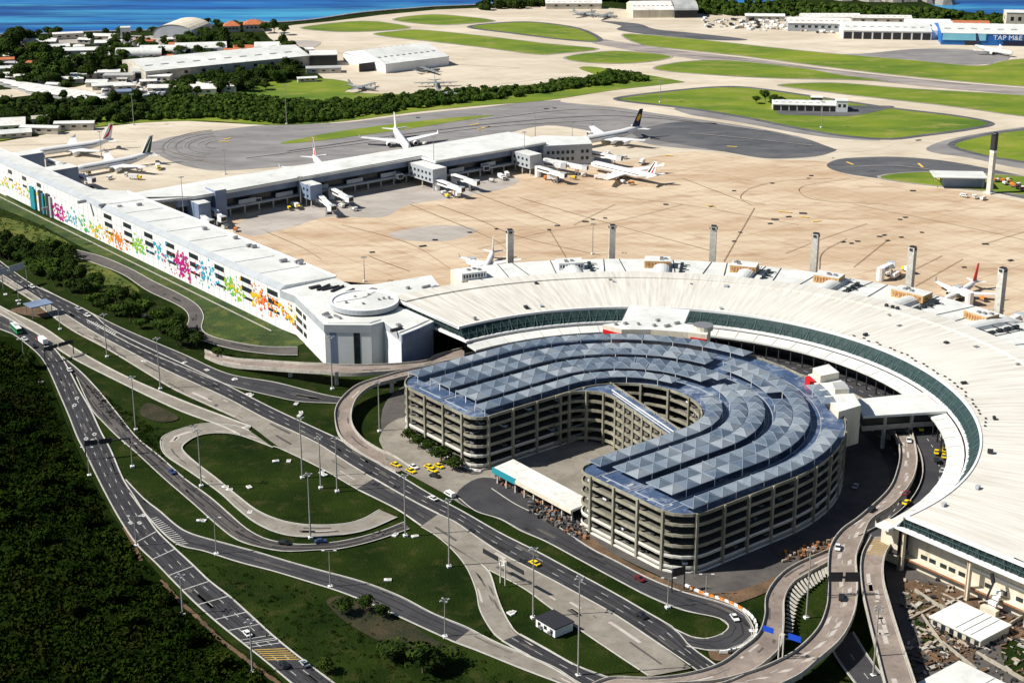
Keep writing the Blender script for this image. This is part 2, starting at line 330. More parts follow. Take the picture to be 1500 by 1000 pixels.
for q,m_ in (([(420,222),(600,196),(760,178),(900,170),(1050,182)],'tyre_dark'),([(360,232),(560,206),(720,186),(880,176)],'tyre_trace'),([(700,176),(850,160),(960,170),(1120,192)],'tyre_trace'),([(1010,196),(1100,204),(1190,214)],'tyre_dark'),([(1250,245),(1320,244),(1420,258)],'tyre_dark'),([(930,74),(1060,86),(1240,106),(1420,125)],'runway_asphalt')): pline(q,2.2,m_)
tag(ln.build('apron_line'),kind='structure')
ln=MB()
for x,y,a,c in [(1042,303,9,4),(1135,322,12,5),(1155,318,10,4),(1176,313,12,6),(1128,328,8,4),(1131,269,7,4),(1075,280,7,4),(1188,258,8,4),(1184,262,6,3),(1326,319,8,4),(1318,322,7,4),(1350,341,6,4),(1320,348,7,4),(1295,345,8,4),(1288,347,8,4),(1256,354,8,4),(1247,357,7,4),(1235,355,8,4),(1300,353,7,4),(1084,341,6,4),(1075,354,7,4),(1443,358,10,5),(1480,382,9,5),(1412,392,7,4),(857,325,10,5),(868,322,6,4),(637,352,8,5),(619,361,12,5),(816,331,8,4),(804,337,6,4),(727,336,6,4),(688,341,7,4),(545,370,8,4),(886,320,6,4),(975,300,8,5),(1337,280,10,5),(1345,206,12,4),(800,160,10,4),(812,159,8,4),(1479,263,10,4),(1430,232,0,0),(1220,232,4,2),(612,173,8,4)]:
    if a: ln.box(*G(x,y),zg+.2,a/2.6,c/2.4,.06,R(random.uniform(-10,35)),'dark_metal')
tag(ln.build('service_pit'),kind='structure')
ln=MB()
for q in [[(1035,301),(1048,304)],[(1240,238),(1250,242)],[(1140,310),(1160,312)],[(700,190),(718,186)],[(688,184),(702,182)],[(328,205),(338,203)],[(322,208),(336,208)],[(1345,240),(1352,246)],[(975,228),(985,229)],[(1065,215),(1080,216)],[(1172,318),(1185,319)],[(1190,325),(1202,324)]]: pline(q,1.6,'taxi_yellow')
tag(ln.build('apron_sign_paint'),kind='structure')
mat('dry_verge',(.012,.018,.004),(.05,.038,.018),.1,c3=(.015,.02,.006),scale3=.3,f3=.8,bump=.4)
# greens near the terminal and the roads
psheet('grass_bank',[(-60,262),(0,283),(45,308),(119,341),(180,370),(300,428),(431,492),(440,505),(400,510),(330,500),(296,488),(298,455),(262,430),(215,410),(180,392),(120,362),(60,330),(0,305),(-60,285)],nz(),'bank_grass')
psheet('grass_meadow',[(-60,320),(0,318),(60,335),(100,355),(110,372),(90,362),(50,358),(0,366),(-60,370)],nz(),'bright_meadow')
psheet('grass_meadow',[(112,380),(150,390),(200,420),(198,432),(170,432),(130,415),(100,398)],nz(),'bright_meadow')
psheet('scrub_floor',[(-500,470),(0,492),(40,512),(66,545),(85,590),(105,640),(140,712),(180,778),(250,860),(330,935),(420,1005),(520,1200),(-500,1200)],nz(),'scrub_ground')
psheet('ground_ring',[(560,600),(600,560),(700,520),(900,470),(1100,480),(1300,540),(1420,640),(1390,720),(1320,770),(1290,800),(1180,830),(1080,868),(1010,862),(850,790),(700,745),(620,700),(570,670)],nz(),'asphalt_worn')
for q,w_ in (([(182,772),(192,790),(207,822)],1.6),([(236,850),(262,880),(290,905),(320,935),(350,958),(385,985),(410,1002)],1.7)):
    eb_=MB(); P_=spline(GL(q),30)
    for i in range(29): eb_.beam((*P_[i],.25),(*P_[i+1],.25),w_*(.5+.5*abs(math.sin(i*1.7))),.3,'soil')
    tag(eb_.build('earth_kerb'),kind='structure')
psheet('soil_strip',[(838,752),(870,790),(930,828),(1000,858),(1040,868),(1090,862),(1150,838),(1210,808),(1240,790),(1250,797),(1190,832),(1120,868),(1060,886),(1010,873),(940,845),(880,815),(838,790)],nz(),'soil')
psheet('works_yard',[(1300,800),(1340,805),(1500,895),(1600,940),(1700,1100),(1330,1100),(1325,950),(1300,860)],nz(),'asphalt_worn')
psheet('works_soil',[(1330,850),(1400,862),(1500,915),(1500,935),(1440,945),(1400,975),(1360,960),(1350,900),(1322,870)],nz(),'soil')
psheet('works_grass',[(1340,905),(1365,912),(1400,935),(1380,955),(1350,935)],nz(),'verge_grass')
psheet('works_grass',[(1470,940),(1520,950),(1560,1010),(1480,985)],nz(),'verge_grass')
psheet('courtyard',[(700,700),(760,660),(860,640),(905,660),(860,700),(850,760),(790,770),(720,735)],nz(),'road_concrete')
psheet('bare_earth',[(478,880),(500,872),(520,880),(545,878),(575,905),(600,912),(640,938),(672,952),(655,962),(625,952),(600,958),(560,940),(530,925),(500,905)],nz(),'dry_verge')
psheet('bare_earth',[(215,590),(240,598),(262,612),(235,618),(205,606)],nz(),'dry_verge')
psheet('bare_earth',[(40,448),(50,446),(80,452),(72,464),(40,462),(15,454)],nz(),'soil')
psheet('bare_earth',[(1040,935),(1070,957),(1060,967),(1040,962)],nz(),'soil')
# ================================================================ ROADS
ROADS={}
def road(key,Lp,Rp=None,m=None,z=None,zf=None,lanes=2,dash=True,edge=True,kerb=.15,n=60,solid=False,sides=(1,1),kw=.35,barrier=0,deck=0,dashm='marking',inset=.5,pre=None):
    """Lp / Rp: the two edges as surveyed pixels; zf(t): height along the road"""
    global zg
    z0=z if z is not None else nz(.02)
    zz=(lambda t:z0) if zf is None else zf
    def edgepts(px):
        P=[]
        L=len(px)
        ts=np.r_[0,np.cumsum([math.dist(px[i],px[i+1]) for i in range(L-1)])]; ts=ts/ts[-1]
        for (x,y),t in zip(px,ts): P.append(G(x,y,zz(t)))
        return spline(P,n)
    A=edgepts(Lp); B=edgepts(Rp); Z=[zz(i/(n-1)) for i in range(n)]
    b=MB(); 
    for i in range(n-1): 
        q=[(*A[i],Z[i]),(*B[i],Z[i]),(*B[i+1],Z[i+1]),(*A[i+1],Z[i+1])]
        nv=(Vector(q[1])-Vector(q[0])).cross(Vector(q[2])-Vector(q[0]))
        b.face(q if nv.z>0 else q[::-1],m)
    if deck:
        for i in range(n-1):
            q=[(*A[i],Z[i]-deck),(*B[i],Z[i]-deck),(*B[i+1],Z[i+1]-deck),(*A[i+1],Z[i+1]-deck)]; b.face(q,'barrier')
            for E_ in (A,B): b.face([(*E_[i],Z[i]),(*E_[i+1],Z[i+1]),(*E_[i+1],Z[i+1]-deck),(*E_[i],Z[i]-deck)],'barrier')
    o=b.build('road' if not deck else 'viaduct')
    tag(o,kind='structure')
    def at(s,t):  # s along 0..1, t across 0..1
        x=s*(n-1); i=min(int(x),n-2); f=x-i
        pa=[A[i][k]*(1-f)+A[i+1][k]*f for k in (0,1)]; pb=[B[i][k]*(1-f)+B[i+1][k]*f for k in (0,1)]
        return (pa[0]*(1-t)+pb[0]*t,pa[1]*(1-t)+pb[1]*t,Z[i]*(1-f)+Z[i+1]*f)
    mk=MB(); length=plen(A); ZM=.02
    def stripe(s0,s1,t,w=.22,mm='marking'):
        k=max(2,int((s1-s0)*length/6)+1)
        pts=[at(s0+(s1-s0)*j/(k-1),t) for j in range(k)]
        for j in range(k-1):
            a=Vector(pts[j]); c=Vector(pts[j+1]); d=c-a; q=Vector((-d.y,d.x,0)); 
            if q.length<1e-5: continue
            q=q.normalized()*w/2; up=Vector((0,0,ZM)); mk.face([a-q+up,c-q+up,c+q+up,a+q+up],mm)
    width=math.dist(at(.5,0)[:2],at(.5,1)[:2])
    if edge:
        ti=inset/max(width,1)
        for k,t in ((0,ti),(1,1-ti)):
            if sides[k] or solid: stripe(0,1,t,.2)
    if dash and lanes>1:
        for l in range(1,lanes):
            s=0.01
            while s<.99: stripe(s,min(1,s+3.2/length),l/lanes,.22,dashm); s+=10.5/length
    if mk.f:
        mo=mk.build('lane_marking',o)
    if kerb:
        kb=MB()
        for k,E_ in enumerate((A,B)):
            if not sides[k]: continue
            hgt=barrier or kerb
            for i in range(n-1):
                kb.beam((*E_[i],Z[i]+hgt/2-(deck/2 if deck else .02)),(*E_[i+1],Z[i+1]+hgt/2-(deck/2 if deck else .02)),kw,hgt+(deck if deck else 0),'barrier' if barrier else 'kerb')
        kb.build('parapet' if barrier else 'kerb',o)
    ROADS[key]=(at,o,length,width,stripe)
    return at
# lower-left motorway, its exit branch and the ramp that runs along the bottom
road('A',[(-80,450),(0,482),(20,490),(43,507),(60,523),(72,543),(87,577),(100,607),(113,640),(125,663),(143,700),(160,733),(177,763),(200,797),(227,823),(253,850),(283,880),(313,907),(350,937),(383,963),(427,1000),(480,1045)],
 [(-60,418),(0,452),(33,474),(67,498),(88,520),(103,545),(117,572),(133,600),(147,630),(163,660),(180,700),(199,730),(216,757),(233,780),(257,803),(283,827),(307,850),(337,873),(367,900),(400,930),(433,957),(467,983),(490,1000),(545,1045)],'asphalt',lanes=3,n=110)
road('B',[(112,552),(133,597),(150,617),(173,640),(200,663),(240,700),(283,737),(320,770),(347,790),(377,800),(417,807),(467,805),(500,803),(550,791),(600,774)],
 [(91,522),(117,543),(143,570),(170,603),(200,640),(233,667),(270,700),(307,727),(337,753),(360,773),(385,787),(413,794),(450,797),(500,792),(550,780),(592,764)],'asphalt_worn',lanes=2,dash=False,n=80)
road('E',[(190,722),(217,757),(257,795),(300,807),(350,823),(400,836),(453,852),(500,867),(550,887),(600,910),(650,933),(665,940)],
 [(184,702),(211,730),(233,747),(260,770),(283,782),(333,796),(377,808),(427,823),(467,834),(533,852),(587,873),(633,897),(677,915),(690,921)],'asphalt',lanes=1,n=80)
road('E2',[(665,940),(700,953),(767,980),(820,1000),(900,1030)],[(690,921),(727,940),(770,958),(815,978),(850,1000),(905,1022)],'road_concrete',lanes=1,n=30)
# main highway and the concrete carriageway beside it
MBt=[(-60,362),(20,413),(67,443),(100,463),(140,488),(187,513),(233,537),(283,560),(333,583),(387,612),(433,633),(467,650),(510,678),(550,702),(600,730),(633,748),(667,764),(700,787),(740,813),(800,844),(850,871),(900,899),(950,932),(1013,975),(1060,1010)]
road('M2',[(-60,372),(0,412),(48,442),(100,481),(157,512),(213,546),(253,570),(300,592),(350,615),(372,627),(410,655),(470,686),(522,716)],
 sides=(0,0),edge=False,Rp=[(-50,362),(20,413),(67,443),(100,463),(140,488),(187,513),(233,537),(283,560),(333,583),(387,612),(433,633),(467,650),(510,678),(548,700)],m='road_concrete',lanes=1,n=80)
road('M3',[(522,716),(580,745),(617,770)],[(548,700),(600,730),(643,752)],'asphalt',lanes=1,n=20)
road('M4',sides=(0,0),Lp=[(617,770),(660,797),(723,837),(767,862),(800,886),(850,923),(900,957),(950,990)],Rp=[(643,752),(667,764),(700,787),(740,813),(800,844),(850,871),(900,899),(950,932),(1013,978)],m='road_concrete',lanes=2,dash=False,n=60)
road('M1',MBt,[(-60,335),(33,407),(83,433),(133,458),(160,480),(213,507),(277,537),(333,564),(400,598),(467,629),(500,645),(560,682),(587,697),(630,723),(677,748),(733,780),(783,805),(833,832),(900,868),(950,897),(987,919),(1010,945),(1047,972),(1090,1005)],'asphalt',lanes=3,n=110)
road('R1',[(127,468),(160,487),(200,508),(267,537),(333,563),(400,580),(440,588),(480,590),(510,592)],[(60,421),(83,433),(133,458),(167,475),(200,490),(267,518),(333,547),(400,559),(440,569),(480,579),(506,583)],'asphalt',lanes=1,n=60)
road('S',[(-60,424),(0,460),(60,492),(100,521),(180,562),(260,600),(325,624),(352,637)],[(-60,413),(0,449),(60,478),(113,513),(183,551),(267,587),(333,612),(368,625)],'road_concrete',lanes=1,n=50,edge=False,kerb=.4,kw=.5)
# concrete U-turn loop
road('C',[(365,630),(345,623),(300,620),(267,627),(240,638),(235,650),(243,667),(277,690),(320,720),(350,747),(377,767),(410,781),(447,786),(500,783),(540,775),(582,757)],
 [(400,655),(350,637),(317,634),(290,638),(270,650),(268,659),(287,677),(317,700),(350,727),(377,747),(410,761),(450,768),(500,767),(530,760),(556,746)],'road_concrete',lanes=1,n=70)
road('D',[(617,771),(640,785),(662,804),(683,830),(697,863),(703,893),(720,923),(735,937),(775,959)],[(705,826),(716,836),(722,850),(727,868),(735,890),(747,913),(760,928),(800,950),(840,973)],'road_concrete',lanes=1,n=50)
road('D2',[(735,938),(775,961),(815,981),(850,1003)],[(762,928),(800,949),(845,974),(893,992)],'asphalt',lanes=2,n=30)
def kerbline(px,n=40,w=.35):
    P=spline(GL(px),n); b=MB()
    for i in range(n-1): b.beam((*P[i],nz(0)+.08),(*P[i+1],nz(0)+.08),w,.2,'kerb')
    tag(b.build('kerb'),kind='structure')
kerbline([(-60,372),(0,412),(48,442),(100,481),(157,512),(213,546),(253,570),(300,592),(345,612)],60)
kerbline([(400,655),(410,658),(470,687),(522,717),(580,746),(617,771)])
kerbline([(716,836),(767,863),(800,887),(850,924),(900,958),(950,991)])
# hairpin beside the garage
road('H',[(672,729),(697,748),(733,760),(763,777),(800,793),(850,820),(900,847),(950,873),(1000,893),(1047,903),(1064,911),(1066,921),(1047,932),(1020,934),(987,920)],
 [(720,715),(755,738),(800,760),(843,788),(870,805),(900,820),(950,846),(1000,866),(1050,880),(1087,895),(1102,915),(1103,930),(1083,946),(1050,953),(1006,946)],'asphalt',lanes=1,n=70)
road('N',[(105,374),(140,386),(180,402),(215,425),(255,444),(272,455),(277,468),(272,482),(280,492),(300,500),(345,512),(400,519),(436,520)],
 [(112,366),(150,376),(190,393),(225,412),(262,430),(288,446),(298,462),(295,480),(305,490),(330,498),(383,507),(436,508)],'asphalt_worn',lanes=1,dash=False,edge=False,n=60)
# garage forecourt and the ring road below the terminal
psheet('forecourt',[(560,655),(556,640),(570,620),(600,612),(620,650),(650,672),(690,695),(725,690),(740,720),(720,740),(690,745),(650,722),(610,700),(575,680)],nz(.03),'road_concrete')
psheet('forecourt_road',[(668,724),(700,700),(740,705),(780,730),(838,765),(850,790),(800,775),(740,760),(690,745)],nz(.03),'asphalt')
# ---------------- raised roads
def lerpz(*zs):
    def f(t):
        x=t*(len(zs)-1); i=min(int(x),len(zs)-2); return zs[i]+(zs[i+1]-zs[i])*(x-i)
    return f
road('V2',[(780,1060),(850,1030),(900,1006),(950,1004),(1010,1001),(1050,998),(1100,985),(1137,970),(1167,953),(1197,923),(1210,893),(1213,867),(1213,827),(1217,800),(1233,777),(1260,757),(1300,720),(1314,690),(1318,660),(1310,632)],
 [(960,1060),(1000,1045),(1060,1040),(1100,1030),(1135,1008),(1170,990),(1192,972),(1232,936),(1252,896),(1256,856),(1254,816),(1264,788),(1276,762),(1308,740),(1334,708),(1343,680),(1341,655),(1336,634)],'viaduct_concrete',z=7,lanes=2,barrier=.95,deck=1.0,kw=.3,n=100)
road('F',[(850,1012),(893,994),(950,995),(1000,991),(1050,979),(1083,960),(1110,937),(1120,907),(1122,877),(1140,847),(1167,827),(1215,806)],
 [(880,1026),(950,1012),(1010,1009),(1060,1003),(1110,985),(1140,960),(1146,940),(1148,915),(1149,880),(1160,857),(1180,843),(1225,818)],'viaduct_concrete',zf=lerpz(7,7.04,6.5,4,1.5,.6),lanes=1,barrier=.9,deck=.6,kw=.3,n=80)
road('V3',[(1276,786),(1262,816),(1262,856),(1272,904),(1284,952),(1296,1000),(1310,1050)],[(1316,783),(1297,812),(1294,848),(1304,888),(1320,940),(1340,1000),(1355,1050)],'viaduct_concrete',z=7.02,lanes=2,dash=False,barrier=.95,deck=1.0,kw=.3,n=50)
road('Lr',[(650,533),(597,543),(560,554),(528,566),(507,581),(493,599),(491,617),(499,640),(525,662),(556,680),(580,692)],[(656,541),(603,551),(573,559),(544,570),(523,587),(515,607),(517,625),(531,643),(550,656),(575,668),(600,684)],'viaduct_concrete',zf=lerpz(7,7,6,4,2,.4,.35),lanes=1,dash=False,barrier=.9,deck=.7,kw=.3,n=70)
road('R2',[(300,523),(333,535),(400,543),(491,548),(560,546),(600,541),(640,533),(690,523)],[(300,514),(333,525),(400,532),(480,536),(560,535),(621,530),(640,521),(677,511)],'viaduct_concrete',zf=lerpz(.5,1.5,4,7,7.03,7.03,7.03),lanes=1,dash=False,barrier=.9,deck=.8,kw=.3,n=60)
# short sunken road under the viaducts
road('U1',[(1210,935),(1230,970),(1260,1010)],[(1250,925),(1275,965),(1310,1010)],'asphalt',lanes=2,n=12)
# piers under the raised roads
def piers(key,name,label,s0,s1,step,zz,grp):
    at,o,length,width,st=ROADS[key]; s=s0; k=0
    while s<s1:
        c=at(s,.5); b=MB(); 
        if c[2]>2.5:
            b.tube((c[0],c[1],0),(c[0],c[1],c[2]-1.6),.9,.9,'tower_concrete',10); b.box(c[0],c[1],c[2]-1.7,min(width*.7,7),1.2,.7,math.atan2(at(s,1)[1]-at(s,0)[1],at(s,1)[0]-at(s,0)[0]),'tower_concrete')
            b.build('pier',o)
        s+=step/length; k+=1
for k in ('V2','V3','Lr','R2','F'): piers(k,'','',.03,.99,24,0,'')
# chevrons and cross bars on the motorway
at,o,length,width,st=ROADS['A']; b=MB()
def bar(at,s,t0,t1,w,m,b,dz=.03,skew=0):
    a=Vector(at(s,t0)); c=Vector(at(s+skew,t1)); d=(c-a); q=Vector((-d.y,d.x,0)).normalized()*w/2; u=Vector((0,0,dz)); f=[a-q+u,c-q+u,c+q+u,a+q+u]; b.face(f,m)
def sof(at,px,py,z=0):
    g=G(px,py,z); return min((math.dist(at(i/400,.5)[:2],g),i/400) for i in range(401))[1]
for px,py in ((217,786),(240,812),(265,836),(290,858),(315,880),(338,903),(360,920)): bar(at,sof(at,px,py),.05,.95,.45,'marking',b)
for px,py in ((377,934),(381,938),(385,942),(390,946)): bar(at,sof(at,px,py),.05,.95,.35,'marking',b)
s0=sof(at,402,948)
for i in range(6): bar(at,s0+i*1.5/length,.08,.92,.5,'marking_yellow',b,skew=.004)
for px,py,t in ((112,589,.7),(118,592,.45),(124,640,.3),(139,640,.7),(126,648,.5),(193,764,.3),(205,768,.6),(232,757,.9)):
    s=sof(at,px,py); 
    for d in (-.0012,.0012): bar(at,s+d,t-.06,t+.06,1.3,'marking',b)
b.build('lane_marking',o)
at,o,length,width,st=ROADS['V2']; b=MB()
random.seed(3)
mat('patch_light',(.42,.37,.33),(.5,.46,.42),.5)
for i in range(30):
    s=.18+.80*i/30+random.uniform(-.005,.005); t=random.uniform(.2,.8); l=random.uniform(2,6)/length
    a=[at(s,t-.08),at(s,t+.06),at(s+l,t+.06),at(s+l,t-.08)]; b.face([(p[0],p[1],p[2]+.015) for p in a][::-1],'patch_light')
b.build('surface_patch',o)
at,o,length,width,st=ROADS['V3']; b=MB()
for i in range(17):
    s=random.uniform(.04,.94); t=random.uniform(.15,.8); l=random.uniform(1,7)/length
    a=[at(s,t-.1),at(s,t+.08),at(s+l,t+.08),at(s+l,t-.1)]; b.face([(p[0],p[1],p[2]+.015) for p in a][::-1],'patch_light')
for i in range(9): bar(at,.02+i*.012,.1,.9,.45,'marking_yellow',b,skew=.03)
b.build('surface_patch',o)
mat('tyre_lane',(.016,.016,.019),(.03,.029,.031),.3)
for key,nl in (('A',3),('M1',3),('B',2),('E',1),('H',1),('R1',1),('D2',2),('M3',1)):
    at,o,length,width,st=ROADS[key]; b=MB()
    for l in range(nl):
        for off in (-.16,.16):
            s=.005
            while s<.99:
                e=min(.995,s+random.uniform(14,60)/length); w_=random.uniform(.35,.8); t=(l+.5+off)/nl
                k=max(2,int((e-s)*length/6)+1); pts=[at(s+(e-s)*j/(k-1),t) for j in range(k)]
                for j in range(k-1):
                    a=Vector(pts[j]); c=Vector(pts[j+1]); d=c-a; q=Vector((-d.y,d.x,0))
                    if q.length<1e-5: continue
                    q=q.normalized()*w_/2; u_=Vector((0,0,.009)); b.face([a-q+u_,c-q+u_,c+q+u_,a+q+u_],'tyre_lane')
                s=e+random.uniform(0,10)/length
    b.build('tyre_trace',o)
rp=random.Random(17); mat('patch_dark',(.014,.014,.016),(.028,.027,.028),.5); mat('patch_worn',(.075,.07,.062),(.12,.11,.1),.5)
for key in list(ROADS):
    at,o,length,width,st=ROADS[key]
    if key in('V2','V3','S','U1'): continue
    b=MB(); nn_=int(length/11)
    for i in range(nn_):
        s=rp.uniform(.01,.97); t=rp.uniform(.08,.8); w_=rp.uniform(.03,.16); l=rp.uniform(1.5,16)/length
        if s+l>.99: continue
        k=max(1,int(l*length/5))
        m_=rp.choice(('patch_dark','patch_worn','patch_dark') if key not in('M2','M4','C','D','E2','F','Lr','R2') else ('patch_worn','patch_light','asphalt_worn'))
        for j in range(k):
            s0_=s+l*j/k; s1_=s+l*(j+1)/k; q=[at(s0_,t),at(s0_,t+w_),at(s1_,t+w_),at(s1_,t)]
            q=[(p[0],p[1],p[2]+.012) for p in q]
            nv=(Vector(q[1])-Vector(q[0])).cross(Vector(q[2])-Vector(q[0])); b.face(q if nv.z>0 else q[::-1],m_)
    if b.f: b.build('surface_patch',o)
# striped wedge between the raised ramp and the gantry viaduct; wedge where two motorway branches part
b=MB()
for i in range(24):
    t=i/23; a=spline([(1150,935),(1152,900),(1155,870),(1170,850),(1195,832),(1212,818)],24)[i]; c=spline([(1160,935),(1164,905),(1170,880),(1182,866),(1205,848),(1213,836)],24)[i]
    zz=2.5-2.1*t; p=Vector(G3(*a,zz)); q=Vector(G3(*c,zz)); b.beam(p,q,.9,.25,'barrier')
o=b.build('striped_divider'); tag(o,kind='structure')
b=MB(); z=nz(.02)
for i in range(16):
    a=spline([(221,760),(240,780),(257,797)],16)[i]; c=spline([(230,757),(250,772),(275,795)],16)[i]
    if c: p=Vector(G3(*a,z)); q=Vector(G3(*c,z)); d=(q-p); n_=Vector((-d.y,d.x,0)).normalized()*.22; b.face([p-n_,q-n_,q+n_,p+n_],'marking')
for i in range(14):
    a=spline([(128,471),(143,479),(166,490)],14)[i]; c=spline([(131,469),(150,477),(170,487)],14)[i]
    p=Vector(G3(*a,z)); q=Vector(G3(*c,z)); d=(q-p)
    if d.length>.3: n_=Vector((-d.y,d.x,0)).normalized()*.4; b.face([p-n_,q-n_,q+n_,p+n_],'marking')
o=b.build('hatching'); tag(o,kind='structure')
# ================================================================ TERMINALS
def WP(px,py,u):
    """pixel bearing onto the vertical plane at constant u -> (v,z)"""
    x=(px-750)/FPX; y=(500-py)/FPX; d=(x,cp+y*sp,-sp+y*cp)
    # solve ((d*t)-C0).AU = u
    t=(u+C0[0]*AU[0]+C0[1]*AU[1])/(d[0]*AU[0]+d[1]*AU[1])
    X,Y=d[0]*t,d[1]*t
    return ((X-C0[0])*AV[0]+(Y-C0[1])*AV[1], CAMH+d[2]*t)
# polar streaks for the curved roof
m=M['terminal_roof']; t=m.node_tree; bs=t.nodes['Principled BSDF']
g=N(t,'ShaderNodeNewGeometry'); sb=N(t,'ShaderNodeVectorMath',operation='SUBTRACT'); t.links.new(g.outputs['Position'],sb.inputs[0]); sb.inputs[1].default_value=(*C0,0)
sx=N(t,'ShaderNodeSeparateXYZ'); t.links.new(sb.outputs[0],sx.inputs[0])
at2=N(t,'ShaderNodeMath',operation='ARCTAN2'); t.links.new(sx.outputs[1],at2.inputs[0]); t.links.new(sx.outputs[0],at2.inputs[1])
ln_=N(t,'ShaderNodeVectorMath',operation='LENGTH'); t.links.new(sb.outputs[0],ln_.inputs[0])
ma=N(t,'ShaderNodeMath',operation='MULTIPLY'); t.links.new(at2.outputs[0],ma.inputs[0]); ma.inputs[1].default_value=150
mr=N(t,'ShaderNodeMath',operation='MULTIPLY'); t.links.new(ln_.outputs['Value'],mr.inputs[0]); mr.inputs[1].default_value=.05
cb=N(t,'ShaderNodeCombineXYZ'); t.links.new(ma.outputs[0],cb.inputs[0]); t.links.new(mr.outputs[0],cb.inputs[1])
n1=N(t,'ShaderNodeTexNoise'); n1.inputs['Scale'].default_value=.55; n1.inputs['Detail'].default_value=6; n1.inputs['Roughness'].default_value=.7; t.links.new(cb.outputs[0],n1.inputs[0])
rr=N(t,'ShaderNodeValToRGB'); rr.color_ramp.elements[0].position=.32; rr.color_ramp.elements[1].position=.62
rr.color_ramp.elements[0].color=(.43,.395,.325,1); rr.color_ramp.elements[1].color=(.72,.70,.645,1); t.links.new(n1.outputs[0],rr.inputs[0])
n2=N(t,'ShaderNodeTexNoise'); n2.inputs['Scale'].default_value=.02; n2.inputs['Detail'].default_value=3; t.links.new(g.outputs['Position'],n2.inputs[0])
r2=N(t,'ShaderNodeMapRange'); r2.inputs[1].default_value=.35; r2.inputs[2].default_value=.65; r2.inputs[3].default_value=.1; r2.inputs[4].default_value=.6; t.links.new(n2.outputs[0],r2.inputs[0])
mx=N(t,'ShaderNodeMix',data_type='RGBA'); t.links.new(r2.outputs[0],mx.inputs[0]); mx.inputs[7].default_value=(.70,.685,.635,1); t.links.new(rr.outputs[0],mx.inputs[6]); t.links.new(mx.outputs[2],bs.inputs['Base Color'])

def ring(b,prof,m,a0=-51,a1=129,step=1.5,close=False,ends=False):
    """sweep a profile of (r,z) round the terminal's centre"""
    k=max(1,int(round((a1-a0)/step))); A=[a0+(a1-a0)*i/k for i in range(k+1)]
    P=prof+[prof[0]] if close else prof
    for i in range(k):
        for j in range(len(P)-1):
            (r0,z0),(r1,z1)=P[j],P[j+1]
            b.face([PO(r0,A[i],z0),PO(r1,A[i],z1),PO(r1,A[i+1],z1),PO(r0,A[i+1],z0)],m)
    if ends:
        b.face([PO(r,A[0],z) for r,z in prof],m); b.face([PO(r,A[-1],z) for r,z in prof][::-1],m)
def rbox(b,r,deg,z,dr,dt,dz,m,mt=None):
    p=PO(r,deg); b.box(p[0],p[1],z,dr,dt,dz,R(deg),m,mt)
# ---------------- curved terminal
T=empty('curved_terminal',(*C0,0)); tag(T,'huge white semicircular terminal wrapping round the horseshoe car park','airport terminal')
def part(b,name,parent,smooth=False,label=None):
    pl=parent
    o=b.build(name,None,smooth,None)
    # keep world placement while parenting
    o.parent=pl; o.matrix_parent_inverse=pw(pl).inverted(); 
    if label: o['label']=label
    return o
from mathutils import Matrix
def pw(o):
    mm=Matrix.LocRotScale(o.location,o.rotation_euler,o.scale)
    if o.parent: mm=pw(o.parent)@o.matrix_parent_inverse@mm
    return mm
b=MB(); ring(b,[(124.7,22.0),(140,22.5),(166,22.8)],'terminal_roof',step=1); ring(b,[(166,22.8),(166,23.4),(166.8,23.4),(176.6,23.0),(176.6,21.9),(124.7,20.9),(124.7,22.0)],'terminal_roof',step=1)
roof=part(b,'roof',T)
b=MB()
for i in range(0,121):
    a=-50.5+i*1.5
    b.beam(PO(125.2,a,22.08),PO(165.5,a,22.83),.16,.08,'terminal_roof')
part(b,'roof_seam',roof)
b=MB(); rv=random.Random(21)
for k in range(26):
    a=rv.uniform(-48,126); r=rv.choice((128,131,152,160,163)); rbox(b,r,a,22.5,rv.uniform(1,2.5),rv.uniform(.8,2.2),rv.uniform(.5,1.1),rv.choice(('steel','dark_metal','grey_panel')))
for k in range(30):
    a=-8+k*1.7+rv.uniform(-.4,.4); rbox(b,127+rv.uniform(-.6,1.2),a,22.1,.7,1.2,.35,'dark_metal')
for a,w_ in ((44,.5),(46,.5),(44.9,.3)): rbox(b,169,a,23,1.4,1.3,1.5,'dark_metal')
part(b,'roof_vent',roof)
b=MB(); ring(b,[(124.7,22.05),(124.7,22.35),(123.9,22.35),(123.9,21.2),(124.7,21.2)],'white_wall'); 
b.beam(W3(-.35,-124,21.7),W3(-.35,-176,22.4),.7,1.3,'white_wall'); b.beam(W3(-.35,124,21.7),W3(-.35,176,22.4),.7,1.3,'white_wall'); part(b,'roof_edge',roof)
b=MB(); ring(b,[(123.9,21.3),(120.2,16.4)],'truss_glass',step=2); b.face([W3(-.1,124.2,21.4),W3(-.1,176,21.9),W3(1.2,176,17),W3(1.2,121,17)],'truss_glass'); b.face([W3(-.1,-124.2,21.4),W3(-.1,-176,21.9),W3(1.2,-176,17),W3(1.2,-121,17)],'truss_glass'); gl=part(b,'glazing',T)
b=MB()
k=90
for i in range(k):
    a0=-51+180*i/k; a1=-51+180*(i+1)/k; am=(a0+a1)/2
    b.beam(PO(123.8,a0,21.2),PO(120,am,16.7),.16,.16,'truss_steel'); b.beam(PO(120,am,16.7),PO(123.8,a1,21.2),.16,.16,'truss_steel')
    if i%3==0: b.beam(PO(123.7,a0,21.2),PO(120,a0,16.6),.35,.3,'truss_steel')
    b.beam(PO(121.8,a0,18.9),PO(121.8,a1,18.9),.14,.14,'truss_steel')
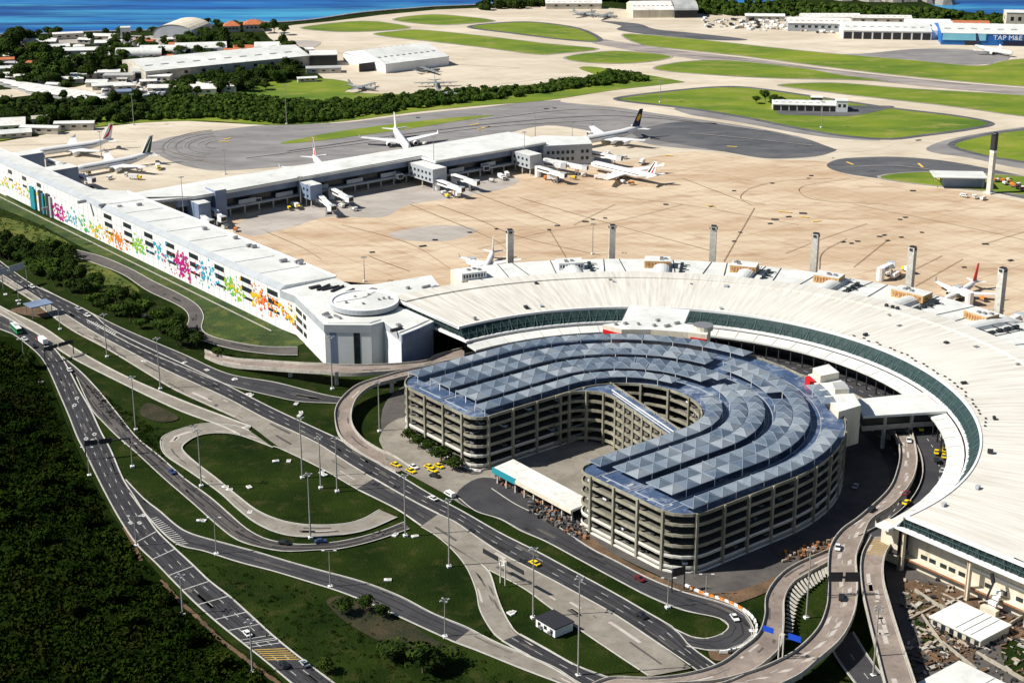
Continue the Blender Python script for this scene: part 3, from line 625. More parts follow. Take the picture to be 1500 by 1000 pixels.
for sgn in (1,-1):
    for i in range(16):
        v0=sgn*(123+53*i/16); v1=sgn*(123+53*(i+1)/16); vm=(v0+v1)/2
        b.beam(W3(-.4,v0,21.3),W3(.8,vm,17.1),.18,.18,'truss_steel'); b.beam(W3(.8,vm,17.1),W3(-.4,v1,21.3),.18,.18,'truss_steel')
        if i%3==0: b.beam(W3(-.4,v0,21.3),W3(.8,v0,17.1),.3,.3,'truss_steel')
    b.beam(W3(.1,sgn*122,19.2),W3(.1,sgn*176,19.4),.15,.15,'truss_steel')
part(b,'truss',T)
b=MB(); ring(b,[(120.6,16.2),(120.6,16.7),(119.4,16.7),(119.4,15.6),(120.6,15.6)],'white_wall',step=2)
for sgn in (1,-1): b.beam(W3(.6,sgn*119,16.4),W3(.6,sgn*177,16.4),2.2,.9,'white_wall')
part(b,'gutter_beam',T)
b=MB(); ring(b,[(118.9,15.4),(112.6,14.3),(112.6,13.5),(118.9,14.4)],'white_roof',step=4.5,close=True,ends=True)
for i in range(0,40): 
    a=-51+4.5*i+.1; b.beam(PO(118.8,a,15.45),PO(112.7,a,14.36),.25,.12,'barrier')
part(b,'canopy',T)
b=MB(); ring(b,[(121.2,15.6),(121.2,6.5)],'dark_glass',step=2); ring(b,[(121.6,6.5),(121.6,0)],'garage_floor',step=2); ring(b,[(120.9,10.4),(120.9,9.7)],'cream_wall',step=2); ring(b,[(176,22.5),(176,0)],'cream_wall',step=2); part(b,'wall',T)
b=MB()
for i in range(60): rbox(b,113.5,-49.5+i*3,6.5,.5,.5,7.2,'dark_metal')  # columns coloured dark to stand in for the shade under the canopy
part(b,'canopy_column',T)
# annex with the gate lounges on the apron side
b=MB(); ring(b,[(176.2,20.4),(192,19.6),(211,19.0),(211,10),(210,10),(210,5.5),(209,5.5),(209,0)],'white_roof',a1=114,step=1.5)
b.face([W3(.5,176.2,20.4),W3(.5,211,19),W3(.5,211,0),W3(.5,176.2,0)],'cream_wall')
b.face([PO(176.2,114,20.4),PO(211,114,19),PO(211,114,0),PO(176.2,114,0)],'cream_wall'); an=part(b,'gate_annex',T)
b=MB(); ring(b,[(211.1,17.5),(211.1,12)],'dark_glass',a1=114,step=1.5); part(b,'window_band',an)
b=MB()
for i in range(44):
    a=-49.5+i*3.75
    if a<113.8: b.beam(PO(176.8,a,20.5),PO(210.5,a+(.8 if i%2 else -.8),19.15),.32,.16,'dark_metal')
ring(b,[(177.0,20.5),(177.0,20.9),(177.7,20.9),(177.7,20.4)],'dark_metal',a1=114); part(b,'roof_joint',an)
TA=[104.0,91,78,65.3,52.6,40,27,14,1,-12,-25,-38]
HB=[(690,402),(835,388),(963,385),(1092,390),(1220,404),(1340,430),(1437,464)]
def pol(px,py,z): g=G(px,py,z); return math.hypot(g[0]-C0[0],g[1]-C0[1]),math.degrees(math.atan2(g[1]-C0[1],g[0]-C0[0]))
for i,(x,y) in enumerate(HB):
    r,a=pol(x,y,21); r=max(190,min(r,198)); b=MB(); wd=13 if i!=5 else 17
    rbox(b,r,a,19.3,9,wd,4.0,'orange_box' if i not in (0,1) else 'white_wall','white_roof'); c=PO(r,a)
    q=PO(r-4.55,a); b2=MB()
    rbox(b2,r-4.6,a,20.9,.15,wd*.86,1.5,'dark_glass' if i<2 else 'rust')
    for k in range(7):
        t=(k-3)*wd*.12; p=PO(r-4.7,a); ca,sa=math.cos(R(a)),math.sin(R(a)); b2.box(p[0]-sa*t,p[1]+ca*t,20.3,.2,.5,2.4,R(a),'orange_box' if i>1 else 'white_wall')
    ro=part(b,'plant_house',an); part(b2,'louvre',ro)
    b=MB(); 
    for k in range(3): rbox(b,r+random.uniform(-2,2),a+random.uniform(-1.4,1.4),23.3,1.6,1.6,.7,'steel')
    part(b,'roof_vent',ro)
VH=[97.5,84,71.5,58.5,46.5,33.5,21,8]
for a in VH:
    b=MB(); n=8; rr_=[(176.7,23.0),(184,22.8),(194,22.2),(204,20.8),(210,19.2)]
    hw=3.6
    for j in range(len(rr_)-1):
        for k in range(n):
            f=[]
            for (jj,kk) in ((j,k),(j+1,k),(j+1,k+1),(j,k+1)):
                r,z=rr_[jj]; tt=-1+2*kk/n; zz=19.2+(z-19.2)*math.sqrt(max(0,1-tt*tt)) ; f.append(PO(r,a+tt*hw*57.3/r*1.3,zz+ .1))
            b.face(f,'white_roof')
    b.face([PO(176.7,a+(-1+2*k/n)*hw*57.3/176*1.3,19.3+3.8*math.sqrt(max(0,1-(-1+2*k/n)**2))) for k in range(n+1)],'white_wall')
    v_=part(b,'vaulted_roof',an); b=MB()
    for k in range(4): rbox(b,184+5*k,a-2.9,19.4,3.4,1.6,1.7,'dark_glass')
    for k in range(3): b.beam(PO(180+8*k,a-1.8,21.8),PO(184+8*k,a-4,19.9),.5,.3,'dark_metal')
    part(b,'skylight',v_)
# end wall at the lower right
b=MB(); b.uvbox(6,7,116,205,0,16.2,'cream_wall'); b.uvbox(5.6,6,140,172,9.6,10.4,'white_wall'); b.uvbox(3.4,6,118,176,3.9,4.6,'rust','cream_wall'); b.uvbox(2.6,6,112,120,1,15,'cream_wall'); ew=part(b,'end_wall',T)
for v,w_ in ((122,1.1),(149,1.2),(172,1.2)):
    b=MB(); b.uvbox(1.2,2.6,v-w_/2,v+w_/2,0,16.2,'cream_wall'); b.uvbox(1.1,1.2,v-w_/2+.2,v-w_/2+.5,1,15,'rust'); part(b,'column',ew)
for v in (128,131.5,136,139.5,143.5,154,160,166):
    b=MB(); b.uvbox(5.85,5.98,v-1.3,v+1.3,5.4,6.9,'dark_glass'); part(b,'window',ew)
b=MB(); 
for k in range(5): b.uvbox(-1.5+k*1.1,-.3+k*1.1,158,161,k*1.6,k*1.6+1.2,'white_wall')
b.uvbox(-2,0,157,163,0,3,'cream_wall'); b.tube(W3(1,157,4),W3(1,159,11),.35,.35,'dark_metal'); b.tube(W3(1,159,11),W3(1,158,14),.7,.7,'dark_metal'); part(b,'escape_stair',ew)
for v in (119,):
    b=MB(); b.uvbox(-3.5,1,114,119.5,15.4,16.4,'white_roof'); part(b,'porch_roof',ew)
# forecourt and kerbside viaduct
b=MB(); ring(b,[(121,6.5),(104.5,6.5)],'asphalt',step=3); ring(b,[(104.5,7.4),(104.2,7.4),(104.2,5.6),(121,5.6)],'barrier',step=3); b2=MB()
fo=b.build('forecourt_deck'); tag(fo,kind='structure')
b=MB()
for a in np.arange(-46,126,3.2):
    if a<60 or True: b.beam(PO(110.5,a,6.53),PO(110.5,a+1.3,6.53),.25,.02,'marking')
    b.beam(PO(115.5,a,6.53),PO(115.5,a+1.3,6.53),.2,.02,'marking')
fm=b.build('lane_marking',fo)
b=MB(); 
for i in range(45): rbox(b,106,-49+i*4,0,1,1,5.6,'tower_concrete')
b.build('pier',fo)
at,o,length,width,st=ROADS['V2']; e=at(1,.5); ea=math.degrees(math.atan2(e[1]-C0[1],e[0]-C0[0])); er=math.hypot(e[0]-C0[0],e[1]-C0[1])
b=MB(); k=40
A=[ea-1+(128-ea)*i/k for i in range(k+1)]; RC=[er+(97-er)*min(1,i/5) for i in range(k+1)]
for i in range(k):
    for (r0,z0),(r1,z1) in (((-3.6,7),(3.6,7)),((3.6,5.9),(3.6,8)),((3.6,8),(3.9,8)),((3.9,8),(3.9,5.9)),((-3.9,8),(-3.6,8)),((-3.6,8),(-3.6,7)),((-3.9,5.9),(-3.9,8)),((3.9,5.9),(-3.9,5.9))):
        b.face([PO(RC[i]+r0,A[i],z0),PO(RC[i]+r1,A[i],z1),PO(RC[i+1]+r1,A[i+1],z1),PO(RC[i+1]+r0,A[i+1],z0)],'viaduct_concrete')
kv=b.build('kerbside_viaduct'); tag(kv,kind='structure'); b=MB()
for i in range(0,k,2): rbox(b,RC[i],A[i],0,1.3,1.3,5.9,'tower_concrete')
b.build('pier',kv)
b=MB(); ring(b,[(92.5,.32),(103.5,.32)],'asphalt',step=3); o=b.build('road'); tag(o,kind='structure'); b=MB()
for a in np.arange(-50,126,3.5): b.beam(PO(98,a,.35),PO(98,a+1.4,.35),.25,.02,'marking')
b.build('lane_marking',o)
# ---------------- long white terminal with the dotted mural
T2=empty('long_terminal',W3(-31,-226,0)); tag(T2,'long straight white terminal with colourful dotted mural on its wall','airport terminal')
b=MB(); b.prism([W(-31,-226),W(-31,-620),W(-17,-620),W(-17,-452),W(-4,-440),W(0,-226)],0,20,'white_wall'); b2=MB()
wl=part(b,'wall',T2)
b=MB(); b.faces([W3(-31.3,-226,20.05),W3(-31.3,-620,20.05),W3(-28,-620,21.9),W3(-28,-226,21.9)],[(0,1,2,3)],'grey_panel')
b.face([W3(-28,-226,21.9),W3(-28,-620,21.9),W3(-17,-620,21.2),W3(-17,-455,21.2),W3(-3,-441,20.6),W3(1,-226,20.6)],'white_roof')
b.face([W3(-31.3,-226,20.05),W3(-28,-226,21.9),W3(1,-226,20.6),W3(1,-226,19.8),W3(-31.3,-226,19.8)],'white_wall')
for q in ([(-3,-441),(1,-226)],[(-17,-455),(-3,-441)],[(-17,-620),(-17,-455)]):
    p0,p1=q; z0=20.9; b.beam(W3(*p0,z0),W3(*p1,20.7),.5,.9,'white_wall')
for v in range(-610,-226,24): b.beam(W3(-27.8,v,21.95),W3(-5 if v>-440 else -17.5,v,21.0),.25,.14,'grey_panel')
rf=part(b,'roof',T2)
b=MB()
for x,y,l in ((66,306,7),(120,296,10),(150,301,8),(204,300,6),(365,360,6),(372,361,6),(415,382,8),(438,383,9),(440,385,5),(175,303,5),(300,335,5),(345,348,5)):
    g=G(x,y,21.5); b.box(g[0],g[1],21,l*.5,1.6,1.4,R(39),'steel' )
part(b,'roof_unit',rf)
bays=[(186.5,333.5),(217.5,347.5),(249,361),(283.5,376.5),(321,392),(360,409.5),(399,426.5)]+[(158,321.5)]
UW=-31.0
for x,y in bays:
    v,z=WP(x,y,UW)
    for k,zz in enumerate((15.6,10.9,6.9)):
        b=MB(); hh=2.5 if k<2 else 1.4; b.uvbox(UW-.12,UW+.3,v-4.8+k*.5,v+4.8+k*.5,zz,zz+hh,'dark_glass'); wn=part(b,'window',wl)
for x,y in ((16,263.5),(36.5,273),(58,282.5)):
    v,z=WP(x,y,UW)
    for zz in (15.6,11.2):
        b=MB(); b.uvbox(UW-.12,UW+.3,v-3,v+3,zz,zz+(2.4 if zz>15 else 1.4),'dark_glass'); part(b,'window',wl)
for j,(x,y) in enumerate(((51,300),(64,307),(75,315))):
    v,z=WP(x,y,UW); b=MB(); b.uvbox(UW-1.2,UW+.2,v-3.5,v+1,.2,14,('teal_panel','dark_metal','dark_metal')[j]); b.uvbox(UW-1.25,UW+.1,v+1,v+3,.2,13,('teal_panel','teal_panel','grey_panel')[j]); part(b,'service_door',wl)
b=MB()
for v in range(-616,-228,6): b.uvbox(-31.06,-30.9,v-.07,v+.07,.3,19.6,'grey_panel')
b.uvbox(-31.07,-30.9,-618,-228,14.4,14.55,'grey_panel'); b.uvbox(-31.07,-30.9,-618,-228,5.4,5.6,'grey_panel'); part(b,'panel_joint',wl)
b=MB(); random.seed(11)
PAL={'mag':(.42,.004,.2),'red':(.62,.02,.07),'cyan':(.025,.36,.52),'lime':(.24,.5,.015),'yel':(.75,.5,.01),'org':(.75,.2,.01),'grn':(.05,.4,.13)}
for k,c in PAL.items(): mat('mural_'+k,c,rough=.6)
blobs=[(6,268,'yel','lime',50,9,3),(28,277,'yel','yel',30,6,3),(47,287,'yel','lime',50,6,3.5),(66,297,'grn','cyan',22,6,3),(84,310,'mag','mag',95,6,4.5),(92,318,'mag','red',40,6,3.5),(106,323,'cyan','cyan',60,7,4),(124,331,'grn','lime',50,7,4),(141,338,'yel','lime',60,6,4),(158,346,'yel','org',50,6,3.5),(172,351,'org','org',85,6,4),(184,358,'org','yel',25,5,3),(201,358,'lime','lime',80,6,4),(210,366,'lime','grn',20,5,3.5),(233,368,'cyan','cyan',60,6,4.5),(247,378,'cyan','red',30,6,4),(267,388,'mag','mag',150,5,5),(268,394,'red','mag',70,8,5.5),(290,392,'red','mag',20,6,4),(300,400,'cyan','cyan',70,6,4.5),(312,404,'cyan','cyan',25,6,4),(336,417,'lime','grn',60,6,4),(345,423,'lime','lime',60,6,4),(343,416,'yel','yel',20,5,3),(376,434,'yel','org',70,5,4.2),(386,441,'org','red',45,5,4),(398,449,'org','org',35,7,4),(412,456,'org','yel',35,7,4),(428,465,'yel','org',40,5,4)]
for x,y,c1,c2,n,sv,sz in blobs:
    v,z=WP(x,y,UW)
    for i in range(int(n*.62)):
        vv=v+random.gauss(0,sv*.75); zz=z+random.gauss(0,sz*.7)
        if not(1<zz<18.5): continue
        vv=round(vv/.75)*.75; zz=round(zz/.75)*.75; s_=random.choice((.55,.8,1.05)); u_=UW-.16-random.random()*.04
        if c1==c2=='mag' and math.hypot(vv-v,zz-z)<3.6: s_=.95
        mm='mural_'+(c1 if random.random()<.62 else c2)
        b.faces([W3(u_,vv-s_,zz),W3(u_,vv,zz+s_),W3(u_,vv+s_,zz),W3(u_,vv,zz-s_)],[(0,1,2,3)],mm)
part(b,'mural',wl)
b=MB(); 
for q0,q1 in ((-620,-226),): b.beam(W3(-37,q0,.6),W3(-37,q1,.6),.3,.5,'barrier'); 
bw=b.build('boundary_wall'); tag(bw,'low pale wall running along the grass bank under the mural','wall')
# ---------------- link block with round drum
LB=empty('link_block',W3(-30,-190,0)); tag(LB,'angular white block with round drum roof joining the two terminals','airport building')
P1=[(-31,-226),(-30,-214.6),(-42,-170),(-26,-156.5),(-18.5,-157),(-23,-137),(-12,-139.5),(-1,-143),(-.8,-176),(0,-205),(0,-226)]
PW=[W(*p) for p in P1]
b=MB(); b.prism(PW,0,16.2,'white_wall'); lw=part(b,'wall',LB)
def offs(P,d):
    c=(sum(p[0] for p in P)/len(P),sum(p[1] for p in P)/len(P)); return [(p[0]+(p[0]-c[0])/math.dist(p,c)*d,p[1]+(p[1]-c[1])/math.dist(p,c)*d) for p in P]
b=MB(); b.prism(offs(PW,.35),16.2,20,'grey_panel','white_roof'); b.prism(offs(PW,-2.0),20,20.5,'white_wall','white_roof'); b.prism([W(-14,-226.3),W(12,-208),W(42,-203),(W(31,-177)),W(0,-176.5),W(-1,-205),W(-1,-226.3)],0,18.8,'white_wall','white_roof'); lr=part(b,'roof',LB)
b=MB()
for u,v,l,w_ in ((-14,-214,10,.8),(-12,-211,10,.8),(-10,-208,10,.8),(-17,-217,6,2),(-8,-201,8,1),(5,-200,3,3),(-35,-180,4,1.2),(-36,-176,3,2),(-33,-173,5,1),(-22,-142,6,1.5),(-18,-146,2,2),(20,-192,2,1.2),(28,-188,5,.8),(31,-184,3,3)):
    g=W(u,v); b.box(g[0],g[1],20.3 if u<0 else 18.7,l,w_,1.2,R(39+random.choice((0,0,90,20))),'steel' if l<6 else 'dark_metal')
part(b,'roof_unit',lr)
b=MB(); c=W(-14,-179); n=48
for k in range(n):
    a0=2*PI*k/n; a1=2*PI*(k+1)/n; f=lambda r,a,z:(c[0]+r*math.cos(a),c[1]+r*math.sin(a),z)
    b.face([f(15,a0,20.4),f(15,a1,20.4),f(16,a1,21.3),f(16,a0,21.3)],'dark_metal'); b.face([f(16,a0,21.3),f(16,a1,21.3),f(16,a1,23.6),f(16,a0,23.6)],'grey_panel')
    b.face([f(16,a0,23.6),f(16,a1,23.6),f(15,a1,23.6),f(15,a0,23.6)],'white_wall'); b.face([f(15,a0,23.6),f(15,a1,23.6),f(14.8,a1,23.0),f(14.8,a0,23.0)],'white_wall'); b.face([f(14.8,a0,23.0),f(14.8,a1,23.0),(c[0],c[1],24.6)],'white_roof')
dr=part(b,'drum',LB)
b=MB()
for x,y in ((533,438),(532,446),(507,444),(562,438),(570,437),(540,433),(555,440),(520,436)): g=G(x,y,23.6); b.box(g[0],g[1],23.3,1,1,1.3,.5,'steel')
b.beam((c[0],c[1],24.7),(c[0]+4,c[1]+14,23.4),.2,.15,'steel'); b.beam((c[0],c[1],24.7),(c[0]-13,c[1]-3,23.4),.2,.15,'steel'); part(b,'roof_unit',dr)
def facepanel(p0,p1,t0,t1,z0,z1,out,m,name,parent):
    A=Vector(W3(*p0,0)); B=Vector(W3(*p1,0)); d=(B-A); nn=Vector((d.y,-d.x,0)).normalized()
    cen=Vector((*W(-20,-180),0))
    if (A+nn-cen).length<(A-nn-cen).length: nn=-nn
    b=MB(); q=[A+d*t0-nn*.2,A+d*t1-nn*.2,A+d*t1+nn*out,A+d*t0+nn*out]; b.prism([(p.x,p.y) for p in q],z0,z1,m); return part(b,name,parent)
for k,zz in enumerate((12.6,8.2,3.8)):
    for t0,t1 in ((.03,.24),(.28,.38)): facepanel(P1[1],P1[2],t0,t1,zz,zz+2.3,.12,'dark_glass','window',lw)
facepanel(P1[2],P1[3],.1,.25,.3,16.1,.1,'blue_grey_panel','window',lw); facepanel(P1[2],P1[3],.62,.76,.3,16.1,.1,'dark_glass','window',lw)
facepanel(P1[3],P1[4],.05,.95,.3,16.1,.15,'grey_panel','panel',lw)
for q in (5,6): facepanel(P1[q],P1[q+1],.0,1,.3,16.1,.1,'blue_grey_panel','panel',lw); facepanel(P1[q],P1[q+1],.0,1,16.2,19.9,.6,'blue_grey_panel','panel',lw)  # blue of the shaded side painted over the white wall on these faces
# ---------------- pier
PR=empty('gate_pier',W3(150,-430,0)); tag(PR,'long low white-roofed gate pier reaching out across the apron','airport pier')
b=MB(); b.prism([W(-6,-452),W(-6,-432),W(30,-421),W(193,-419),W(193,-403.5),W(283,-400),W(283,-441),W(60,-451)],14.8,16.2,'white_roof'); b.face([W3(-6,-441,17.6),W3(283,-429,17.3),W3(283,-401,16.3),W3(194,-404,16.3),W3(194,-420,16.7),W3(30,-421,16.5)],'white_roof'); b.face([W3(-6,-441,17.6),W3(283,-429,17.3),W3(283,-441,16.25),W3(60,-451,16.3),W3(-6,-452,16.3)],'white_roof')
pr=part(b,'roof',PR)
b=MB(); b.prism([W(20,-449),W(20,-424),W(194.5,-422),W(194.5,-406),W(282,-403),W(282,-440)],10.6,14.8,'blue_grey_panel'); part(b,'fascia',PR)
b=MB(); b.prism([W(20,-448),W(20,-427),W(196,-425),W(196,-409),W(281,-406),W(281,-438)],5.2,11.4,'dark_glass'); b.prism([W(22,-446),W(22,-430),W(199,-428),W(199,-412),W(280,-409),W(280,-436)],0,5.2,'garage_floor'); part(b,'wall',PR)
b=MB(); b.prism([W(20,-448.5),W(20,-423.5),W(194.5,-421.5),W(194.5,-405),W(282,-402),W(282,-439)],4.3,5.6,'grey_panel')
for u in range(60,190,26): b.uvbox(u,u+12,-423.6,-423.2+.3,6,8.6,'grey_panel')
for u in range(205,280,26): b.uvbox(u,u+12,-405.2,-404.6,6,8.6,'grey_panel')
part(b,'balcony_band',PR)
b=MB()
for u in range(24,194,10): b.uvbox(u,u+.8,-424.4,-423.6,0,4.3,'tower_concrete')
for u in range(200,282,10): b.uvbox(u,u+.8,-405.6,-404.8,0,4.3,'tower_concrete')
part(b,'column',PR)
def gatehouse(u0,u1,v0,v1,z1,m,wins=True,z0=5):
    b=MB(); b.uvbox(u0,u1,v0,v1,z0,z1,m,'white_roof'); g=part(b,'gate_house',PR)
    b=MB()
    for u in (u0+1,u1-1.4):
        for v in (v1-1.5,(v0+v1)/2): b.uvbox(u,u+.5,v,v+.5,0,z0,'tower_concrete')
    part(b,'column',g)
    if wins:
        for zz in (6.2,10):
            n=int((v1-v0)/4)
            for k in range(n):
                b=MB(); v=v0+2+k*(v1-v0-2)/n; b.uvbox(u0-.08,u0+.2,v,v+1.9,zz,zz+1.6,'dark_glass'); part(b,'window',g)
    return g
gatehouse(101,109.5,-422,-407.5,14,'blue_grey_panel')
gatehouse(183.5,194.5,-420,-393.5,14,'grey_panel'); gatehouse(255.5,265.5,-403,-384,14,'grey_panel'); gatehouse(27,35,-428,-412,14,'blue_grey_panel',False,z0=.1)
gatehouse(42.5,50,-431,-419.5,18,'blue_grey_panel',False,z0=.1)
b=MB(); b.prism([W(280,-399.5),W(310,-384),W(322,-402),W(300,-425),W(283,-425)],.1,14.2,'grey_panel','white_roof'); eb=part(b,'gate_house',PR)
for k in range(9):
    for zz in (8.2,3.6):
        t=(k+.7)/10; a=Vector(W3(280,-399.5,0)); c=Vector(W3(310,-384,0)); p=a+(c-a)*t; d=(c-a).normalized(); b=MB(); nn=Vector((d.y,-d.x,0)); q=[p-nn*.2,p+d*1.9-nn*.2,p+d*1.9+nn*.12,p+nn*.12]
        if k!=6: b.prism([(x.x,x.y) for x in q],zz,zz+2.2,'dark_glass'); part(b,'window',eb)
# left wing gate blocks on the far side of the long terminal
for px,py,l in ((50,222,40),(100,243,40)):
    g=G(px,py,14); b=MB(); uu=(g[0]-C0[0])*AU[0]+(g[1]-C0[1])*AU[1]; vv=(g[0]-C0[0])*AV[0]+(g[1]-C0[1])*AV[1]
    b.uvbox(-18,uu+4,vv-6,vv+6,.1,14,'blue_grey_panel','white_roof'); part(b,'gate_house',T2)
# ---------------- blocks between car park and terminal
cb=empty('connector_building',W3(60,-55,0)); tag(cb,'white connector block with red corners behind the car park roof','connector block')
b=MB(); b.prism([W(44,-78),W(46,-68),W(56,-60),(W(66,-47)),W(70,-39.5),W(79,-46),W(69,-63),W(60,-73)],15,26,'cream_wall','white_roof'); wl_=part(b,'wall',cb)
b=MB()
for p,q in (((44.0,-77.5),(46.0,-67.5)),((66.5,-46),(69.9,-39.7))):
    A=Vector(W3(*p,0)); B=Vector(W3(*q,0)); d=(B-A).normalized(); nn=Vector((d.y,-d.x,0)); 
    if nn.dot(Vector((*AU,0)))>0: nn=-nn
    b.prism([(x.x,x.y) for x in (A-nn*.3,B-nn*.3,B+nn*.4,A+nn*.4)],20.2,24,'red_paint')
part(b,'red_panel',cb)
b=MB(); b.prism([W(50,-74),W(76,-95),W(92,-72),W(70,-55)],23.5,24.3,'white_roof'); part(b,'link_roof',cb)
b=MB(); p=W(74,-46); 
for k in range(16): a0=2*PI*k/16;a1=2*PI*(k+1)/16; b.face([(p[0]+4.5*math.cos(a0),p[1]+4.5*math.sin(a0),26),(p[0]+4.5*math.cos(a1),p[1]+4.5*math.sin(a1),26),(p[0]+4.5*math.cos(a1),p[1]+4.5*math.sin(a1),28),(p[0]+4.5*math.cos(a0),p[1]+4.5*math.sin(a0),28)],'cream_wall')
b.face([(p[0]+4.5*math.cos(2*PI*k/16),p[1]+4.5*math.sin(2*PI*k/16),28) for k in range(16)],'steel'); part(b,'stair_tower',cb)
b=MB()
for u,v in ((52,-72),(56,-68),(60,-62),(66,-66),(64,-58),(48,-74),(70,-58)): g=W(u,v); b.box(g[0],g[1],26,random.uniform(1,3),1.2,1,.6,'steel')
part(b,'roof_unit',cb)
c2=empty('stair_building',W3(66,35,0)); tag(c2,'white stepped stair block with red panel at the car park rim','connector block')
b=MB(); b.prism([W(69.5,18.5),W(80,20),W(72,38),W(60,54),W(48,53),W(58,36)],9,25,'cream_wall','white_roof'); w_=part(b,'wall',c2)
b=MB(); b.prism([W(70.5,20),W(79,21),W(75,30),W(66,28)],25,28,'cream_wall','white_roof'); b.prism([W(66,34),W(71,36),W(66,43),W(61,40)],25,27,'cream_wall','grey_roof'); part(b,'roof_room',c2)
b=MB(); b.prism([W(65.5,20.5),W(67.8,20.8),W(65,27),W(62.7,25.5)],21,25.6,'red_paint'); part(b,'red_panel',c2)
br=empty('covered_bridge',W3(88,48,0)); tag(br,'covered white footbridge from the car park to the terminal canopy','footbridge')
b=MB(); b.prism([W(80.6,34.9),W(68.7,48.7),W(99,66),W(108.5,47.4)],15.4,16.4,'white_roof'); part(b,'roof',br)
b=MB(); b.prism([W(79.5,37.5),W(71.5,46.5),W(99,61.5),W(106,49.5)],8.6,9.6,'barrier'); b.prism([W(71.6,46.7),W(71.3,46.3),W(99,61.6),W(99.3,62.0)],9.6,10.8,'barrier'); part(b,'deck',br)
b=MB(); b.prism([W(79.3,38),W(72,46.2),W(98.6,60.8),W(105.4,49.9)],9.6,15.4,'dark_glass'); part(b,'glazing',br)
b=MB(); 
for u,v in ((80,50.5),(90,56)): g=W(u,v); b.box(g[0],g[1],0,1.2,1.2,15.4,R(39),'tower_concrete')
part(b,'column',br)
# ================================================================ HORSESHOE CAR PARK
GU,GV=-10.0,-4.0
RO,RI,UE=84.0,29.0,-52.0
def ushape(d=0.0,na=40):
    """outline of the horseshoe, inset by d, in (u,v); list of points"""
    Ro,Ri,ue=RO-d,RI+d,UE+d; ro,ri=max(1,12-d),max(.6,6-d); P=[]
    for k in range(na+1): t=-PI/2+PI*k/na; P.append((Ro*math.cos(t),Ro*math.sin(t)))
    for k in range(7): t=PI/2*k/6; P.append((ue+ro-ro*math.sin(t),Ro-ro+ro*math.cos(t)))
    for k in range(5): t=PI/2*k/4; P.append((ue+ri-ri*math.cos(t),Ri+ri-ri*math.sin(t)))
    for k in range(na//2+1): t=PI/2-PI*k/(na//2); P.append((Ri*math.cos(t),Ri*math.sin(t)))
    for k in range(5): t=PI/2*k/4; P.append((ue+ri-ri*math.sin(t),-Ri-ri+ri*math.cos(t)))
    for k in range(7): t=PI/2*k/6; P.append((ue+ro-ro*math.cos(t),-Ro+ro-ro*math.sin(t)))
    return [W(u+GU,v+GV) for u,v in P]
def band(b,P0,P1,z0,z1,m):
    """a closed ring wall between outline P0 (outside) and P1 (inside)"""
    n=len(P0)
    for i in range(n):
        j=(i+1)%n
        b.face([(*P0[i],z0),(*P0[j],z0),(*P0[j],z1),(*P0[i],z1)],m); b.face([(*P0[i],z1),(*P0[j],z1),(*P1[j],z1),(*P1[i],z1)],m); b.face([(*P1[j],z0),(*P1[i],z0),(*P1[i],z1),(*P1[j],z1)],m)
GA=empty('horseshoe_car_park',W3(GU,GV,0)); tag(GA,'horseshoe shaped multi-storey car park with blue pyramid canopies on top','car park')
LV=[2.2,6.2,10.2,14.2,18.2,22.0]
for i,z in enumerate(LV):
    b=MB(); b.prism(ushape(.6),z-.5,z,'garage_floor' if i<5 else 'garage_concrete','garage_floor' if i<5 else 'garage_deck'); fl=part(b,'parking_deck',GA)
    b=MB(); band(b,ushape(0),ushape(.35),z-.55,z+.65,'garage_concrete' if i>1 else 'garage_white'); 
    band(b,ushape(-.12),ushape(.0),z-.25,z-.05,'garage_concrete'); part(b,'parapet',fl)
b=MB(); b.prism(ushape(.9),0,.9,'cream_wall'); band(b,ushape(-.3),ushape(.5),.02,.9,'garage_white'); part(b,'plinth',GA)
b=MB(); b.prism(ushape(14),.9,21.4,'garage_floor',bottom=False); part(b,'core',GA)
# facade columns: evenly along the outline
O=ushape(0); n=len(O); cl=[0]
for i in range(n): cl.append(cl[-1]+math.dist(O[i],O[(i+1)%n]))
tot=cl[-1]; s=4.0; k=0; colz=[]
while s<tot-2:
    i=max(j for j in range(n) if cl[j]<=s); f=(s-cl[i])/(cl[i+1]-cl[i]); p=(O[i][0]+(O[(i+1)%n][0]-O[i][0])*f,O[i][1]+(O[(i+1)%n][1]-O[i][1])*f); a=math.atan2(O[(i+1)%n][1]-O[i][1],O[(i+1)%n][0]-O[i][0])
    b=MB(); b.box(p[0],p[1],0,.85,1.2,22.6,a,'garage_concrete'); part(b,'column',GA); s+=tot/54
# parked cars seen through the openings
b=MB(); random.seed(5)
for z in LV[:5]:
    O2=ushape(4.2); 
    for i in range(len(O2)):
        j=(i+1)%len(O2); L_=math.dist(O2[i],O2[j]); kk=int(L_/2.9)
        a=math.atan2(O2[j][1]-O2[i][1],O2[j][0]-O2[i][0])
        for q in range(max(kk,1)):
            if random.random()<.16:
                t=(q+.5)/max(kk,1); x=O2[i][0]+(O2[j][0]-O2[i][0])*t; y=O2[i][1]+(O2[j][1]-O2[i][1])*t; cm=random.choice(('white_paint','steel','dark_metal','dark_metal','steel'))
                b.box(x,y,z+.3,1.75,4.2,.75,a,cm); b.box(x,y,z+1.05,1.5,2.2,.55,a,'dark_glass',cm)
tag(b.build('parked_cars'),'rows of small cars parked on the open decks of the horseshoe car park','cars',kind='stuff')
